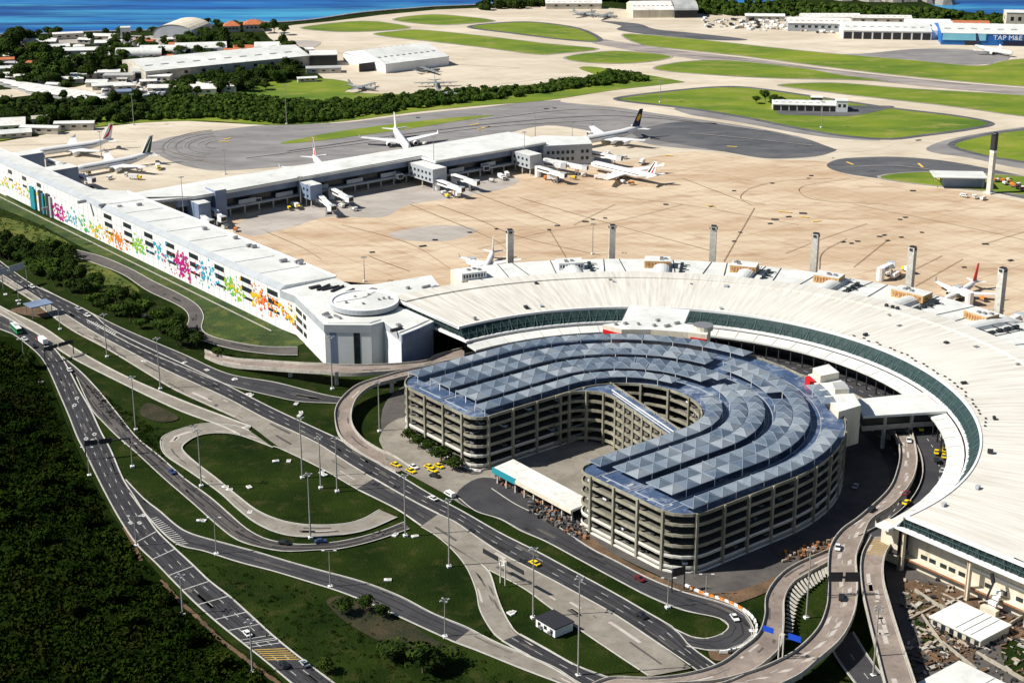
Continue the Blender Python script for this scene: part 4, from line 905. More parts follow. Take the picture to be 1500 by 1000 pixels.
# rows of pyramid canopies
def rowpath(s):
    """centre line at distance s from the inner edge; (u,v,angle) by arclength"""
    r=RI+s; Lg=-UE; tot=2*Lg+PI*r
    def f(d):
        if d<Lg: return (UE+d,-r,0.0)
        if d<Lg+PI*r: t=-PI/2+(d-Lg)/r; return (r*math.cos(t),r*math.sin(t),t+PI/2)
        return (-(d-Lg-PI*r),r,PI)
    return f,tot
CW=6.4; rnd=random.Random(4)
rows=[(4.9,6,5,.0),(14.5,9,8,0),(21.1,9,8,0),(31.6,9,8,0),(38.2,9,8,0),(50.4,7,6,0)]
gaps={0:[(.47,.56)],1:[(.50,.535)],2:[(.50,.535)],3:[(.44,.475),(.60,.635)],4:[(.44,.475)],5:[(.47,.585),(.655,.74)]}
for ri,(s,e0,e1,_) in enumerate(rows):
    f,tot=rowpath(s); nP=int((tot-e0-e1)/6.9); seg=[]; b=MB(); pb=MB(); cnt=0
    def flush():
        global b,pb
    def close(b,pb):
        if b.f: cn=part(b,'canopy',GA); part(pb,'canopy_post',cn)
    for k in range(nP):
        d0=e0+(tot-e0-e1)*k/nP; d1=e0+(tot-e0-e1)*(k+1)/nP; t=(k+.5)/nP
        if any(a<t<c for a,c in gaps[ri]):
            if b.f: close(b,pb); b=MB(); pb=MB()
            continue
        u0,v0,a0=f(d0+.04); u1,v1,a1=f(d1-.04); um,vm,am=f((d0+d1)/2)
        nrm=lambda a:(math.sin(a),-math.cos(a))   # toward outside
        z=22+2.9+(0.0 if ri not in(0,5) else -.1); h=1.25+rnd.uniform(-.2,.2)
        q=[]
        for (u,v,a,sg) in ((u0,v0,a0,-1),(u1,v1,a1,-1),(u1,v1,a1,1),(u0,v0,a0,1)):
            nn=nrm(a); q.append(W3(u+GU+nn[0]*sg*CW/2,v+GV+nn[1]*sg*CW/2,z))
        ap=W3(um+GU,vm+GV,z+h)
        cm_=rnd.choice(('canopy_sheet','canopy_sheet','canopy_pale','canopy_dull'))
        for i in range(4): b.face([q[i],q[(i+1)%4],ap],cm_)
        for i in range(4): b.face([q[i],q[(i+1)%4],(q[(i+1)%4][0],q[(i+1)%4][1],z-.25),(q[i][0],q[i][1],z-.25)],'canopy_ridge')
        for i in range(4): b.beam((q[i][0],q[i][1],z+.03),(ap[0],ap[1],ap[2]+.03),.1,.06,'canopy_ridge')
        if k%2==0 or True:
            if k%4==0: b.beam((*q[0][:2],z+.25),(*q[3][:2],z+.25),.3,.3,'canopy_pale')
            for i in ((0,3) if k%2==0 else ()): pb.tube((q[i][0],q[i][1],22),(q[i][0],q[i][1],z-.2),.14,.14,'white_paint',5)
    close(b,pb)
# deck furniture: kerbed islands and lane lines
b=MB()
for s in (9.5,25.8,45.6):
    f,tot=rowpath(s); K=90; pts=[f(2+(tot-4)*k/K) for k in range(K+1)]
    for k in range(K):
        b.beam(W3(pts[k][0]+GU,pts[k][1]+GV,22.06),W3(pts[k+1][0]+GU,pts[k+1][1]+GV,22.06),.22,.05,'marking')
for s,w_ in ((17.6,14.5),(34.7,14.5)):
    for sg in (-1,1):
        f,tot=rowpath(s+sg*w_/2); K=90; pts=[f(4+(tot-8)*k/K) for k in range(K+1)]
        for k in range(K): b.beam(W3(pts[k][0]+GU,pts[k][1]+GV,22.1),W3(pts[k+1][0]+GU,pts[k+1][1]+GV,22.1),.3,.18,'canopy_ridge')
    for end in (3.2,):
        f1,t1=rowpath(s-w_/2); f2,t2=rowpath(s+w_/2)
        for (fa,ta,fb,tb) in ((f1,4,f2,4),(f1,t1-4,f2,t2-4)):
            p=fa(ta); q=fb(tb); b.beam(W3(p[0]+GU,p[1]+GV,22.1),W3(q[0]+GU,q[1]+GV,22.1),.4,.2,'canopy_ridge')
for _ in range(46):
    s=rnd.uniform(8,49); f,tot=rowpath(s); p=f(rnd.uniform(2,tot-2)); g=W(p[0]+GU,p[1]+GV); b.box(g[0],g[1],22.03,rnd.uniform(.8,3),rnd.uniform(.4,1.4),.03,R(39)+p[2]*-1,'marking')
part(b,'deck_kerb',GA)
# slanting ramp wing across the courtyard
RW=empty('ramp_wing',W3(-4,-5,0)); tag(RW,'slim ramp wing with stacked openings crossing the car park courtyard','car park ramp')
P0,P1_=(-1.5,-34.5),(-15,26); P0i,P1i=(6,-33),(-8,26)
QF=[(-22,-32.6)]+[(-18+14*math.sin(t),-18.8-14*math.cos(t)) for t in [PI/2*k/9 for k in range(10)]]+[(-4-11*k/5,-18.8+44.8*k/5) for k in range(1,6)]
for i,z in enumerate(LV):
    b=MB(); b.prism([W(*q) for q in QF]+[W(*P1i),W(*P0i),W(-22,-34)],z-.5,z,'garage_floor' if i<5 else 'garage_deck')
    for k in range(len(QF)-1): b.beam(W3(*QF[k],z+.05),W3(*QF[k+1],z+.05),.4,1.2,'garage_concrete')
    b.beam(W3(*P0i,z+.05),W3(*P1i,z+.05),.4,1.2,'garage_concrete'); part(b,'parking_deck',RW)
qq=spline(QF,11)
for k in range(1,11):
    b=MB(); g=W(*qq[k]); b.box(g[0],g[1],0,1.1,.8,22.6,R(39),'garage_concrete'); part(b,'column',RW)
for k in range(7):
    t=(k+.5)/7; b=MB(); g=W(P0i[0]+(P1i[0]-P0i[0])*t,P0i[1]+(P1i[1]-P0i[1])*t); b.box(g[0],g[1],0,1.1,.8,22.6,R(39),'garage_concrete'); part(b,'column',RW)
b=MB(); b.prism([W(P0[0]+3,P0[1]),W(P1_[0]+3,P1_[1]),W(P1i[0]-2,P1i[1]),W(P0i[0]-2,P0i[1])],0,21.4,'garage_floor'); part(b,'core',RW)
b=MB(); b.beam(W3(-2.6,-20,22.9),W3(-13.6,25,22.9),.25,.2,'white_paint'); b.beam(W3(.5,-24,22.3),W3(-10.8,24,22.3),.3,.4,'white_paint'); part(b,'handrail',RW)
# long low roof in the mouth of the courtyard
BS=empty('bus_shelter',W3(-57,0,0)); tag(BS,'long flat pale roof with teal end in the car park mouth','bus station')
b=MB(); b.prism([W(-62,-22),W(-51,-23.5),W(-52.5,24),W(-63,25)],5.6,6.5,'white_wall','tin_roof'); part(b,'roof',BS)
b=MB(); b.beam(W3(-62.4,-22,5.7),W3(-62.6,-8,5.7),.5,2.2,'teal_panel'); b.beam(W3(-62.6,-8,5.7),W3(-63.4,25,5.7),.4,1.5,'cream_wall'); part(b,'fascia',BS)
for k in range(9):
    b=MB(); g=W(-61.5,-20+k*5.4); b.box(*g,0,.5,.5,5.6,R(39),'tower_concrete'); part(b,'column',BS)
b=MB(); b.uvbox(-57,-53.5,-20,22,0,5.5,'dark_glass'); part(b,'booth',BS)
# ================================================================ AIRCRAFT, BRIDGES, VEHICLES, MASTS
ORD=['first','second','third','fourth','fifth','sixth','seventh','eighth','ninth','tenth','eleventh','twelfth','thirteenth','fourteenth','fifteenth','sixteenth','seventeenth','eighteenth','nineteenth','twentieth','twenty-first','twenty-second','twenty-third','twenty-fourth','twenty-fifth','twenty-sixth','twenty-seventh','twenty-eighth','twenty-ninth','thirtieth']
mat('livery_grey',(.22,.24,.25),rough=.5); mat('livery_navy',(.01,.015,.05),rough=.4); mat('livery_green',(.01,.05,.03),rough=.4); mat('livery_yellow',(.8,.42,.02),rough=.5)
def aircraft(nose,tail,label,L=None,span=None,fin='white_paint',deco=(),eng=2,engm='white_paint',body='white_paint',ground=None,prop=False,high=False,cat='airliner',name='airliner',finh=None):
    n_=Vector((*G(*nose,4),0)); t_=Vector((*G(*tail,4),0)); d=(n_-t_); LL=L or d.length; hd=math.atan2(d.y,d.x); c=(n_+t_)/2
    if L: c=n_-d.normalized()*L/2
    span=span or LL*.95; rad=LL*.046
    rt=empty(name,(c.x,c.y,zg+.25),hd); tag(rt,label,cat)
    gh=rad*1.55 if not high else rad*1.25     # axis height
    I=lambda p:(p[0],p[1],p[2])
    def add(b,nm,sm=False,par=None):
        o=b.build(nm,None,sm); o.parent=par or rt; return o
    b=MB(); pr_=[(LL*.5,0.02),(LL*.492,rad*.35),(LL*.47,rad*.7),(LL*.43,rad*.95),(LL*.38,rad),(-LL*.2,rad),(-LL*.32,rad*.85),(-LL*.42,rad*.5),(-LL*.49,rad*.16),(-LL*.5,.02)]
    b.lathe(pr_,lambda p:(p[0],p[1],p[2]+gh+(max(0,-p[0]-LL*.2)*.13)),body,14); add(b,'fuselage',True)
    b=MB(); b.box(LL*.462,0,gh+rad*.35,LL*.018,rad*1.0,rad*.3,0,'dark_glass'); add(b,'cockpit_window')
    for sg in (-1,1):
        b=MB(); b.box(LL*.07,sg*(rad*.985),gh+rad*.2,LL*.66,.12,rad*.14,0,'dark_glass'); add(b,'window_row')
        wz=gh-rad*.45 if not high else gh+rad*.8
        b=MB(); x0,x1=LL*.12,LL*-.06; sw=LL*.2 if not prop else LL*.01; yt=sg*span/2; rz=0 if high else span*.035; th=rad*.16
        tip=(x0-sw-LL*.04,x1-sw+LL*.075 if not prop else x1+LL*.04)
        v=[(x0,sg*rad*.6,wz-th),(x1,sg*rad*.6,wz-th),(tip[1],yt,wz+rz),(tip[0],yt,wz+rz),(x0,sg*rad*.6,wz+th),(x1,sg*rad*.6,wz+th),(tip[1],yt,wz+rz+.15),(tip[0],yt,wz+rz+.15)]
        b.faces(v,[(0,1,2,3),(7,6,5,4),(0,3,7,4),(1,5,6,2),(3,2,6,7),(0,4,5,1)],body if body!='white_paint' else 'white_paint'); add(b,'wing')
        if not prop: b=MB(); b.faces([(tip[0],yt,wz+rz+.1),(tip[1],yt,wz+rz+.1),(tip[1]-.8,yt+sg*.5,wz+rz+2),(tip[1]+.4,yt+sg*.5,wz+rz+2)],[(0,1,2,3)],'white_paint'); add(b,'winglet')
        b=MB(); y2=sg*span*.16; zz=gh+rad*.55; q=[(-LL*.40,sg*rad*.2,zz),(-LL*.475,sg*rad*.2,zz),(-LL*.50,y2,zz+.5),(-LL*.465,y2,zz+.5)]
        b.faces([(x,y,z-.15) for x,y,z in q]+[(x,y,z+.15) for x,y,z in q],[(0,1,2,3),(7,6,5,4),(0,3,7,4),(1,5,6,2),(3,2,6,7)],body); add(b,'tailplane')
        for k in range(eng//2):
            ey=sg*span*(.17+.15*k); ex=x0-sw*(abs(ey)/(span/2))-LL*(.0 if not prop else -.02); er=rad*(.62 if eng==2 else .45) if not prop else rad*.3; ez=wz-er*1.0+rz*abs(ey)/(span/2) if not high else wz
            b=MB(); el=LL*.085; b.lathe([(ex+el*.5,er*.8),(ex+el*.45,er),(ex-el*.2,er*.95),(ex-el*.6,er*.55),(ex-el*.6,.01)],lambda p:(p[0],p[1]+ey,p[2]+ez),engm,12); b.lathe([(ex+el*.5,er*.8),(ex+el*.3,.01)],lambda p:(p[0],p[1]+ey,p[2]+ez),'dark_metal',12); en=add(b,'engine',True)
            if prop:
                b=MB()
                for a in range(4): t=a*PI/2+.4; b.beam((ex+el*.55,ey,ez),(ex+el*.55,ey+math.cos(t)*2,ez+math.sin(t)*2),.3,.1,'dark_metal')
                add(b,'propeller')
    fh=finh or LL*.155; fz=gh+rad*.8; fy=.18
    q=[(-LL*.34,fz),(-LL*.46,fz),(-LL*.505,fz+fh),(-LL*.455,fz+fh)]
    b=MB(); b.faces([(x,-fy,z) for x,z in q]+[(x,fy,z) for x,z in q],[(0,1,2,3),(7,6,5,4),(0,3,7,4),(1,5,6,2),(3,2,6,7)],fin); fo_=add(b,'tail_fin')
    def fp(s,t): # s fore-aft 0..1, t up 0..1
        a=[q[0][k]*(1-t)+q[3][k]*t for k in (0,1)]; c_=[q[1][k]*(1-t)+q[2][k]*t for k in (0,1)]; return (a[0]*(1-s)+c_[0]*s,a[1]*(1-s)+c_[1]*s)
    if deco:
        b=MB()
        for mm,pts in deco:
            for sg in (-1,1): b.face([(fp(s,t)[0],sg*(fy+.04),fp(s,t)[1]) for s,t in pts],mm)
        add(b,'tail_marking',par=fo_)
    for gx,gy in ((LL*.38,0),(-LL*.02,rad*1.1),(-LL*.02,-rad*1.1)):
        b=MB(); b.tube((gx,gy,0.5),(gx,gy,gh-rad*.5),.18,.18,'steel'); b.tube((gx,gy-.4,.5),(gx,gy+.4,.5),.5,.5,'rubber',10); add(b,'landing_gear')
    return rt
disc=[(.5+.3*math.cos(t*PI/5),.55+.2*math.sin(t*PI/5)) for t in range(10)]
aircraft((598,219),(576,190),'white twin-engined airliner parked nose-on behind the gate pier',L=60,span=56,finh=11)
aircraft((866,241),(943,259),'white airliner with blue and red striped tail docked at pier end',L=58,span=54,deco=(('livery_navy',[(.1,.1),(.35,.1),(.45,.95),(.2,.95)]),('red_paint',[(.55,.1),(.75,.1),(.8,.6),(.62,.6)])))
aircraft((838,211),(921,196),'four-engined airliner with navy tail and yellow disc behind the pier end',L=66,span=60,eng=4,fin='livery_navy',deco=(('livery_yellow',disc),),finh=13)
aircraft((488,262),(463,237),'white airliner with red and dark tail mostly hidden behind the pier',L=58,span=54,fin='white_paint',deco=(('red_paint',[(.1,.0),(.7,.0),(.6,.4),(.1,.4)]),('livery_navy',[(.35,.45),(.8,.45),(.9,1),(.5,1)]),('red_paint',[(.1,.45),(.35,.45),(.5,1),(.2,1)])),finh=12)
aircraft((50,225),(152,211),'white airliner with red tail at the far left gate',L=58,span=52,fin='white_paint',deco=(('red_paint',[(.05,.05),(.6,.2),(.95,.95),(.3,.95),(.5,.5)]),),finh=11)
aircraft((108,251),(214,232),'white airliner with black and green striped tail beside the long terminal',L=60,span=54,fin='white_paint',deco=(('livery_green',[(.0,.0),(.35,.0),(.75,.95),(.55,1)]),('livery_green',[(.55,.0),(.95,.0),(1,1),(.8,1)])),finh=12)
aircraft((708,396),(721,371),'small white airliner with red engines nosed up to the curved terminal',L=37,span=34,engm='red_paint',deco=(('red_paint',[(.2,.0),(.9,.0),(.9,.3),(.3,.3)]),),finh=8)
aircraft((1384,437),(1419,418),'white airliner with tall red tail behind the curved terminal roof',L=38,span=34,fin='red_paint',finh=9)
aircraft((1484,78),(1444,71),'white airliner with dark blue tail outside the blue hangar',L=44,span=36,fin='livery_navy',finh=11)
for (n_,t_,l,k) in (((551,127),(516,123),'dark grey propeller transport parked left on the air base apron',28),((640,124),(636,113),'grey four-propeller transport parked nose-on at the air base',28),((676,136),(650,132),'pale propeller transport nearest the hedge at the air base',27),((645,98),(626,100),'brown propeller aircraft beside the white air base hangar',24),((872,20),(855,18),'tiny grey aircraft parked beside far shoreline trees, left of the pair',30),((905,22),(889,21),'tiny grey aircraft parked beside far shoreline trees, right of the pair',30)):
    aircraft(n_,t_,l,L=k,span=k*1.3,eng=4,prop=True,high=True,body='livery_grey',fin='livery_grey',engm='livery_grey',cat='aircraft',name='transport_aircraft')
# ---------------- jet bridges
def jetbridge(p0,p1,label,z=4.2,grp='jet bridges along the pier'):
    a=Vector(G3(*p0,z)); c=Vector(G3(*p1,z)); d=c-a; L_=d.length; hd=math.atan2(d.y,d.x)
    rt=empty('jet_bridge',(a.x,a.y,0.2),hd); tag(rt,label,'jet bridge',grp)
    def add(b,nm,par=None): o=b.build(nm); o.parent=par or rt; return o
    b=MB(); b.tube((0,0,0),(0,0,z+2.9),2.1,2.1,'white_paint',10); add(b,'rotunda')
    b=MB(); b.box(L_*.27,0,z,L_*.5,3.1,3,0,'white_paint'); b.box(L_*.27,-1.58,z+1.2,L_*.46,.06,.9,0,'dark_glass'); add(b,'tunnel')
    b=MB(); b.box(L_*.72,0,z+.25,L_*.45,2.6,2.5,0,'white_wall'); add(b,'tunnel')
    b=MB(); b.box(L_*.98,0,z,3.6,4.2,3.2,.35,'white_paint','grey_panel'); b.box(L_*.98+1.6,.7,z+.4,.6,3.4,2.3,.35,'dark_metal'); add(b,'cab')
    b=MB(); b.box(L_*.78,0,0.1,1.6,3.6,1,0,'dark_metal'); b.beam((L_*.78,-1.5,.9),(L_*.78,-1.5,z),.4,.4,'steel'); b.beam((L_*.78,1.5,.9),(L_*.78,1.5,z),.4,.4,'steel'); add(b,'wheel_frame')
    b=MB(); b.beam((L_*.9,-3,.2),(L_*.9-2.5,-2,z),.9,.15,'steel'); add(b,'service_stair')
JB=[((288,316),(308,330)),((310,309),(326,325)),((463,287),(487,309)),((486,282),(512,296)),((640,269),(676,282)),((665,262),(698,272)),((788,250),(826,261)),((796,243),(826,247)),((800,239),(858,250)),((866,228),(908,236)),((72,240),(92,246)),((118,262),(135,268)),((388,274),(377,297)),((576,248),(585,262)),((724,235),(712,250)),((1290,400),(1306,392)),((1420,436),(1402,428)),((1478,476),(1492,468)),((700,396),(690,386))]
WH=['below the first dark gate house','beside the tall dark slab block','left of the pair at the dark gate house','right of the pair at the dark gate house','left of the pair at the large grey gate house','right of the pair at the large grey gate house','in front of the small grey gate house','just behind the small grey gate house','reaching the airliner at the pier end','reaching the four-engined airliner','beside the red-tailed airliner at far left','beside the airliner with the green striped tail','folded against the dark pier wall on the left','folded against the pier wall mid-way','folded against the pier wall near its end','behind the curved roof, left of three','behind the curved roof at the red-tailed airliner','behind the curved roof at the right edge','at the small airliner with red engines']
for (p0,p1),wl in zip(JB,WH): jetbridge(p0,p1,'white jet bridge '+wl)
# ---------------- small vehicles
def mkcar(name,col,L_=4.4,W_=1.8,kind='car'):
    rt=empty(name)
    def add(b,nm,par=None,sm=False): o=b.build(nm); o.parent=par or rt; return o
    if kind=='car':
        b=MB(); h0,h1=.35,.85
        prof=[(-L_/2,.4),(-L_/2,.8),(-L_*.36,.92),(L_*.22,.9),(L_*.44,.78),(L_/2,.6),(L_/2,.38)]
        n=len(prof); v=[(x,-W_/2,z) for x,z in prof]+[(x,W_/2,z) for x,z in prof]; b.faces(v,[tuple(range(n)),tuple(range(2*n-1,n-1,-1))]+[(i,n+i,n+(i+1)%n,(i+1)%n) for i in range(n)],col); add(b,'body')
        b=MB(); c=[(-L_*.38,.9,.88),(-L_*.24,1.42,.7),(L_*.06,1.42,.7),(L_*.24,.9,.88)]
        v=[(x,-w*W_/2,z) for x,z,w in c]+[(x,w*W_/2,z) for x,z,w in c]; b.faces(v,[(0,1,2,3),(7,6,5,4),(0,4,5,1),(2,6,7,3)],'dark_glass'); add(b,'window'); b=MB(); b.face([(-L_*.24,-.7*W_/2,1.43),(L_*.06,-.7*W_/2,1.43),(L_*.06,.7*W_/2,1.43),(-L_*.24,.7*W_/2,1.43)],col); b.box(-L_*.09,0,1.40,L_*.32,W_*.72,.05,0,col); add(b,'roof')
        ws=.32
    elif kind=='bus':
        b=MB(); b.box(0,0,.5,L_,W_,2.5,0,col,'white_paint'); add(b,'body'); b=MB()
        for sg in (-1,1): b.box(0,sg*W_/2,1.5,L_*.9,.06,.95,0,'dark_glass')
        b.box(L_/2,0,1.4,.06,W_*.9,1.2,0,'dark_glass'); add(b,'window'); b=MB(); b.box(-L_*.1,0,3.0,L_*.3,W_*.6,.25,0,'grey_panel'); add(b,'roof_unit'); ws=.48
    elif kind=='truck':
        b=MB(); b.box(-L_*.13,0,.7,L_*.7,W_,2.3,0,'white_paint'); add(b,'cargo_box'); b=MB(); b.box(L_*.38,0,.5,L_*.2,W_*.95,1.7,0,col); b.box(L_*.49,0,1.3,.06,W_*.8,.7,0,'dark_glass'); add(b,'cab'); ws=.45
    elif kind=='van':
        b=MB(); b.box(-L_*.08,0,.4,L_*.82,W_,1.5,0,col); b.box(L_*.4,0,.4,L_*.2,W_,.75,0,col); add(b,'body'); b=MB(); b.box(L_*.34,0,1.15,.1,W_*.9,.6,0,'dark_glass'); 
        for sg in (-1,1): b.box(0,sg*W_/2,1.1,L_*.6,.05,.5,0,'dark_glass')
        add(b,'window'); ws=.33
    elif kind=='cart':
        b=MB(); b.box(0,0,.6,L_*.95,W_,.3,0,'steel'); b.box(0,0,.9,L_*.7,W_*.9,1.1,0,col); add(b,'body'); b=MB(); b.box(L_*.4,0,.9,.9,W_*.8,.9,0,'dark_glass'); add(b,'cab'); ws=.3
    for x in (-L_*.32,L_*.32):
        for y in (-W_/2,W_/2): b=MB(); b.tube((x,y-.1,ws),(x,y+.1,ws),ws,ws,'rubber',8); add(b,'wheel')
    return reg(rt)
for c_,v in {'car_white':(.78,.78,.76),'car_silver':(.45,.46,.48),'car_black':(.015,.015,.018),'car_red':(.16,.01,.02),'car_blue':(.03,.06,.18),'taxi_yellow':(.85,.62,.01),'bus_green':(.02,.35,.12),'orange_paint':(.75,.25,.03)}.items(): mat(c_,v,rough=.35,spec=.6)
PT={}
def vehicle(kind,col,px,py,hx,hy,z,label,grp,sz=None):
    """heading is towards pixel (hx,hy)"""
    k=(kind,col)
    nm={'car':'car','taxi':'taxi','bus':'bus','truck':'truck','van':'van','cart':'baggage_tractor'}[kind]
    if k not in PT:
        L_,W_={'car':(4.4,1.85),'taxi':(4.4,1.85),'bus':(11,2.6),'truck':(9,2.5),'van':(5,2),'cart':(4.2,2)}[kind]
        PT[k]=mkcar(nm,col,L_,W_,'car' if kind=='taxi' else kind); o=PT[k]
    else: o=copy_tree(PT[k])
    a=G(px,py,z); h=G(hx,hy,z); o.location=(a[0],a[1],z); o.rotation_euler=(0,0,math.atan2(h[1]-a[1],h[0]-a[0])); tag(o,label,nm.replace('_',' '),grp); return o
ZR=L[0]+.02
VL=[('car','car_white',47,421,83,437,'white car nearest the upper left end of the main highway'),
('car','car_silver',115,453,150,472,'silver car where the slip road leaves the main highway'),
('car','car_white',128,463,160,480,'white car by the first hatching on the main highway'),
('taxi','taxi_yellow',783,826,740,803,'yellow taxi alone on the main highway below the car park'),
('car','car_white',634,731,600,712,'white car on the main highway opposite the taxi rank'),
('car','car_black',940,903,980,925,'dark car on the main highway near its lower right end'),
('bus','bus_green',24,485,45,505,'green and white bus on the lower left motorway'),
('car','car_white',36,498,55,515,'white car behind the green and white bus'),
('truck','car_red',62,502,45,490,'white box truck with red cab under the parapet on the left motorway'),
('car','car_black',50,508,66,528,'dark car beside the white box truck'),
('car','car_silver',70,511,60,500,'silver car just ahead of the left motorway gantry'),
('car','car_white',102,543,95,530,'white car where the motorway forks below the left gantry'),
('car','car_white',362,929,340,905,'white car on the ladder-striped stretch of motorway'),
('car','car_black',417,975,440,997,'black car below the yellow and black speed bars'),
('car','car_silver',446,973,425,952,'silver car at the bottom edge of the motorway'),
('car','car_blue',252,692,270,708,'dark blue car on the branch road under the loop'),
('car','car_black',416,796,380,791,'black car, left of two, on the road under the concrete loop'),
('car','car_blue',470,794,510,790,'dark car, right of two, on the road under the concrete loop'),
('car','car_red',937,849,960,862,'dark red car on the road beside the car park'),
('car','car_white',1076,906,1090,925,'white car rounding the hairpin'),
('taxi','taxi_yellow',580,682,600,690,'yellow taxi at the left end of the rank by the car park'),
('car','car_white',606,685,625,695,'white car standing in the taxi rank'),
('taxi','taxi_yellow',602,691,625,702,'yellow taxi just below the white car in the rank'),
('taxi','taxi_yellow',629,685,650,692,'yellow taxi, left of the three nearest the garage corner'),
('taxi','taxi_yellow',634,690,655,698,'yellow taxi, lowest of the three nearest the garage corner'),
('taxi','taxi_yellow',643,684,660,692,'yellow taxi, right of the three nearest the garage corner'),
('car','car_black',637,698,655,702,'black car below the group of yellow taxis'),
('van','car_white',659,726,640,715,'white van beside the gate on the forecourt'),
('car','car_silver',1253,713,1260,700,'silver car in the shade behind the car park')]
for i,v in enumerate(VL): vehicle(v[0],v[1],v[2],v[3],v[4],v[5],ZR,v[6],'vehicles on the roads')
VL2=[('car','car_white',1227,803,1222,830,'white car above the signs on the raised ramp'),('car','car_black',1233,876,1233,850,'black car below the signs on the raised ramp'),('car','car_black',1276,747,1255,765,'black car where the two ramps meet'),('car','car_white',1331,646,1333,660,'white car at the upper end of the ramp near the footbridge'),
('taxi','taxi_yellow',1349,629,1352,640,'yellow taxi on the forecourt just below the footbridge'),('taxi','taxi_yellow',1372,663,1374,655,'yellow taxi, left of the two side by side on the forecourt'),('taxi','taxi_yellow',1384,660,1386,650,'yellow taxi, right of the two side by side on the forecourt'),('taxi','taxi_yellow',1383,669,1385,660,'yellow taxi just behind the two side by side'),('car','car_white',1381,641,1385,655,'white car by the kerb on the forecourt'),('car','car_silver',1381,690,1385,680,'silver car by the canopy on the forecourt'),('taxi','taxi_yellow',1328,737,1340,728,'yellow taxi at the lower end of the forecourt'),('car','car_red',1327,724,1336,716,'red car at the lower end of the forecourt'),('car','car_black',1372,675,1370,668,'black car behind the forecourt taxis'),
('car','car_red',742,508,760,504,'red car under the canopy at the left of the curved terminal'),('taxi','taxi_yellow',1066,499,1080,503,'yellow taxi behind the car park roof right of the connector')]
for v in VL2: vehicle(v[0],v[1],v[2],v[3],v[4],v[5],7.12 if v[0]!='x' else 0,v[6],'vehicles on the raised roads')
gse=[(432,303),(438,306),(424,307),(660,285),(668,287),(650,284),(655,289),(735,262),(742,258),(720,266),(806,263),(812,266),(818,262),(905,262),(912,268),(925,270),(930,262),(840,262),(855,258),(345,338),(330,333),(500,303),(520,308),(880,262),(890,225),(915,232),(940,240),(185,257),(198,262),(172,252),(160,262),(130,255),(205,250),(232,247),(610,210),(622,212),(1300,403),(1312,406),(1330,398),(1440,440),(1460,455),(1412,288),(1428,290),(1440,292),(1375,263)]
near=lambda p:['left gates','mid pier gates','pier end gates','right of the pier'][0 if p[0]<450 else 1 if p[0]<700 else 2 if p[0]<960 else 3]
rnd=random.Random(9); cnt={}
for p in gse:
    k=rnd.choice(('cart','cart','van','truck')); c_=rnd.choice(('car_white','orange_paint','taxi_yellow','car_white'))
    if p[0]>1400 and p[1]<300 or k=='van': k='van'; c_='car_white'
    w_=near(p); key=(k,w_,c_); cnt[key]=cnt.get(key,0)+1
    lab={'cart':'ground tractor','van':'van','truck':'box truck'}[k]; cn={'car_white':'white','orange_paint':'orange','taxi_yellow':'yellow'}[c_]
    vehicle(k,c_,p[0],p[1],p[0]+rnd.uniform(-20,20),p[1]+rnd.uniform(-8,8),zg+.3,f'{cn} {lab} on the apron, {ORD[cnt[key]-1]} of its kind at the {w_}','ground vehicles on the apron')
# ---------------- masts and lamps
def hpx(yb,yt): return (yb-yt)/(.00355*(yb+340)*.945)
def lamp(xb,yb,yt,label,grp='tall street lamps among the roads',arms=4,r=.22,z=0,name='street_lamp',cat='street lamp'):
    h=hpx(yb,yt); g=G(xb,yb,z); rt=empty(name,(g[0],g[1],z)); tag(rt,label,cat,grp)
    def add(b,nm): o=b.build(nm); o.parent=rt; return o
    b=MB(); b.tube((0,0,0),(0,0,h*.5),r*1.1,r*.85,'lamp_pole',8); b.tube((0,0,h*.5),(0,0,h),r*.85,r*.5,'lamp_pole',8); add(b,'pole')
    b=MB(); b.box(0,0,0,1.5,1.5,.7,.4,'white_wall'); add(b,'footing')
    if arms==2:
        for sg in (-1,1): b=MB(); b.beam((0,0,h-.3),(sg*1.8,0,h+.1),.14,.14,'steel'); b.box(sg*2.0,0,h,1.0,.45,.22,0,'white_paint'); add(b,'lamp_head')
    else:
        b=MB(); n=10
        for k in range(n): a=2*PI*k/n; c_=2*PI*(k+1)/n; b.beam((math.cos(a)*1.1,math.sin(a)*1.1,h-.2),(math.cos(c_)*1.1,math.sin(c_)*1.1,h-.2),.12,.12,'steel')
        add(b,'ring')
        for k in range(arms): a=2*PI*k/arms+.5; b=MB(); b.box(math.cos(a)*1.35,math.sin(a)*1.35,h-.5,.7,.5,.35,a,'lamp_pole','grey_panel'); b.beam((0,0,h-.1),(math.cos(a)*1.2,math.sin(a)*1.2,h-.2),.1,.1,'steel'); add(b,'lamp_head')
